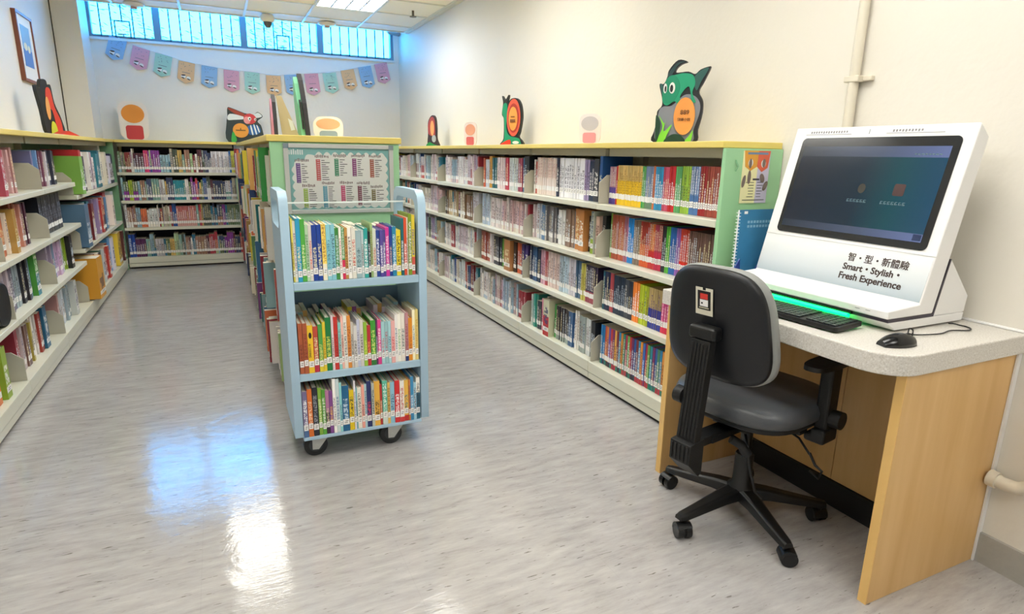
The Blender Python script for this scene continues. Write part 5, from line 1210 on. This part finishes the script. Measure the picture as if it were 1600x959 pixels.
# small brown-edged oval figure, far right
k3 = .0012
H3 = lambda pts: [((x - 180) * k3 * 1.3, (435 - y) * k3) for x, y in pts]
q3 = lambda pts, n=5: P_(H3(pts), n)
lay = [('board', [q3([(135, 433), (135, 330), (138, 230), (175, 180), (205, 200), (215, 280), (215, 370), (235, 433)])], '#3a2f38'),
       ('red_arch', [q3([(140, 330), (142, 240), (172, 192), (200, 215), (205, 300), (200, 350)])], '#a84a4c'),
       ('plaque', [H3(ell(178, 285, 18, 62))], '#eda66a'),
       ('grey_stone', [H3(ell(195, 372, 20, 30))], '#a8b0b4'),
       ('grass', [q3([(122, 434), (150, 400), (185, 415), (235, 434)])], '#1d8a4c')]
standee('arch_cutout', (2.05, 6.28, ZR), math.radians(-66), 'small red-brown arched cut-out with orange oval, nearest the window on the wall bookcases', 'cutout figure', lay, .022)
# plain stand-ins for the character boards: blank rounded boards of the same size and colours
def plain(name, loc, yaw, w_, h, cols, label):
    b = rrect(-w_ / 2, 0, w_ / 2, h, w_ * .3, 5)
    lay = [('board', [b], cols[0])]
    lay += [('upper_patch', [ell(0, h * .68, w_ * .4, h * .24)], cols[1]), ('lower_patch', [rrect(-w_ * .3, .006, w_ * .3, h * .38, w_ * .1)], cols[2])]
    return standee(name, loc, yaw, label, 'display board', lay, .006)
plain('display_board', (-.77, 7.99, ZL_), 0, .27, .40, ('#efe6e0', '#e8943c', '#c83f44'), 'rounded white display board with orange and red patches under the window at left')
plain('display_board', (2.05, 5.235, ZR), math.radians(-60), .14, .20, ('#f2e4e4', '#e8a890', '#d86a70'), 'tiny pink display board on the wall bookcases between arched cut-out and snail')
plain('display_board', (2.05, 3.27, ZR), math.radians(-55), .14, .175, ('#f4e6e8', '#c8c4cc', '#e09aa4'), 'small pink display board on the wall bookcases between snail and grasshopper')
plain('display_board', (.66, 4.15, 1.3735), 0, .185, .14, ('#f2efe8', '#e8b48c', '#8fa4b4'), 'low white display board with orange patch on the middle island')
# dragonfly board at the right end of the window bookcases
k4 = .00080
H4 = lambda pts: [((x - 310) * k4, (600 - y) * k4) for x, y in pts]
q4 = lambda pts, n=4: P_(H4(pts), n)
lay = [('board', [q4([(85, 600), (80, 330), (120, 330), (150, 300), (300, 300), (330, 350), (420, 330), (520, 380), (520, 600)])], '#1c3c40'),
       ('tail', [q4([(110, 140), (150, 135), (330, 210), (300, 255), (180, 195)])], '#a8402c'),
       ('wing', [q4([(95, 290), (130, 210), (300, 240), (310, 275), (180, 290)]), q4([(430, 230), (500, 180), (555, 230), (470, 255)])], '#e8eef0'),
       ('head', [H4(ell(390, 270, 85, 72))], '#d8404c'), ('face', [H4(ell(350, 290, 45, 50))], '#f0a0a4'),
       ('eye', [H4(ell(385, 268, 22, 26)), H4(ell(460, 275, 14, 18))], '#f6f6f4'), ('pupil', [H4(ell(388, 270, 10, 13)), H4(ell(462, 277, 7, 9))], '#1c1c20'),
       ('blue_wing', [q4([(350, 380), (430, 350), (500, 370), (520, 450), (440, 490), (360, 480)])], '#2f6ab0'),
       ('white_stripe', [q4([(385, 370), (400, 366), (420, 480), (402, 486)], 3), q4([(430, 356), (444, 354), (470, 470), (452, 476)], 3), q4([(470, 360), (482, 360), (508, 440), (494, 450)], 3)], '#eef4f8'),
       ('plaque', [H4(ell(255, 435, 105, 100))], '#eda040'), ('plaque_text', [H4([(190, 425), (320, 425), (320, 440), (190, 440)]), H4([(248, 400), (262, 400), (262, 425), (248, 425)])], '#7a5424'),
       ('grass', [q4([(120, 590), (150, 450), (190, 540), (185, 590)])], '#3cae4c')]
# the board outline must carry head and wings too
lay[0] = ('board', [q4([(85, 600), (78, 330), (95, 250), (105, 130), (160, 130), (330, 195), (400, 195), (440, 215), (500, 170), (565, 230), (490, 300), (540, 380), (520, 600)])], '#2a3a40')
standee('dragonfly_cutout', (.33, 7.98, ZL_), 0, 'cut-out of a red dragonfly over an orange disc, behind the island left corner', 'cutout figure', lay, .02)
# giraffe-like red and black board seen edge-on, left bookcases
k5 = .00142
H5 = lambda pts: [((x - 320) * k5 * 1.3, (830 - y) * k5) for x, y in pts]
q5 = lambda pts, n=4: P_(H5(pts), n)
lay = [('board', [q5([(290, 828), (275, 700), (262, 580), (280, 590), (292, 545), (315, 545), (320, 570), (335, 570), (342, 660), (365, 740), (372, 828)])], '#1e2024'),
       ('red_body', [q5([(300, 690), (305, 600), (318, 580), (330, 600), (338, 680), (360, 750), (362, 820), (340, 820), (325, 700)])], '#d8402c'),
       ('plaque', [H5(ell(305, 690, 10, 60))], '#e8a860'), ('grass', [q5([(305, 828), (312, 760), (330, 770), (335, 828)])], '#c8d43c')]
t, M = standee('red_cutout', (-1.13, 6.0, ZL_), math.radians(58), 'tall narrow red and black cut-out on the left wall bookcases below the picture', 'cutout figure', lay, .03)
m = MB().prism([(-.06, 0), (.13, 0), (.03, .035)], lambda u, v, d: tuple(M @ Vector((u, v + .0005, .025 + d))), 0, .09)
place('red_base', m.mesh('red_base'), mat('card_paint_#d8402c', '#d8402c', .5), Matrix.Identity(4), t)
# boards on the island, seen from their edges
t = thing('striped_cutout', (.335, 4.0, 1.3735), 'thin pink and black cut-out board seen edge-on at the island front left', 'cutout figure')
obj('board', MB().prism([(3.930, 0), (4.070, 0), (4.060, .12), (4.035, .22), (4.000, .245), (3.965, .2), (3.940, .1)], lambda u, v, d: (.335 + d, u, 1.3735 + v), -.014, .006), mat('black_edge', '#1c1a20', .5), t)
obj('front_layer', MB().prism([(3.940, 0), (4.060, 0), (4.050, .11), (4.025, .2), (3.995, .22), (3.975, .18), (3.950, .1)], lambda u, v, d: (.335 + d, u, 1.3735 + v), -.024, -.0145), mat('dusky_pink', '#c8889c', .5), t)
t = thing('easel_back', (.42, 4.05, 1.3735), 'tan cardboard strut of a cut-out on the island, leaning to the left', 'cardboard strut')
obj('strut', MB().prism([(.375, 0), (.475, 0), (.382, .24), (.352, .24)], lambda u, v, d: (u, d, 1.3735 + v), 4.04, 4.046), mat('tan_board', '#cdbb98', .6), t)
obj('white_tape', MB().prism([(.425, .045), (.448, .05), (.436, .1), (.41, .115)], lambda u, v, d: (u, d, 1.3735 + v), 4.038, 4.0395), WHT2, t)
t = thing('green_cutout', (.485, 4.0, 1.3735), 'tall green and black cut-out board seen edge-on at the middle of the island', 'cutout figure')
obj('board', MB().prism([(3.900, 0), (4.100, 0), (4.110, .2), (4.075, .31), (4.020, .37), (3.975, .33), (3.925, .2)], lambda u, v, d: (.485 + d + .02 * (1 - v / .37) , u, 1.3735 + v), -.012, .014), MATS['black_edge'], t)
obj('front_layer', MB().prism([(3.910, 0), (4.090, 0), (4.095, .19), (4.065, .29), (4.015, .35), (3.980, .31), (3.935, .19)], lambda u, v, d: (.485 + d + .02 * (1 - v / .37), u, 1.3735 + v), -.036, -.0125), mat('mint_green_card', '#6fb890', .5), t)
obj('dark_slot', MB().prism([(3.895, .05), (3.950, .06), (3.950, .22), (3.900, .2)], lambda u, v, d: (.485 + d + .02 * (1 - v / .37), u, 1.3735 + v), -.026, -.018), MATS['black_edge'], t)

# black rounded bag at the left edge of the picture, third shelf
o = obj('black_bag', MB().loft([[Vector((x, 3.625 + .115 * math.cos(a) * s_, .4535 + .11 + (.11 if math.sin(a) > 0 else .1095) * math.copysign(abs(math.sin(a)) ** .6, math.sin(a)) * (s_ if math.sin(a) > 0 else 1))) for a in [2 * math.pi * k / 32 for k in range(32)]] for x, s_ in ((-1.25, .8), (-1.22, 1), (-1.01, 1), (-.985, .85))]), BLKM)
tag(o, 'black rounded bag on the left wall bookcase, cut by the picture edge', 'bag')
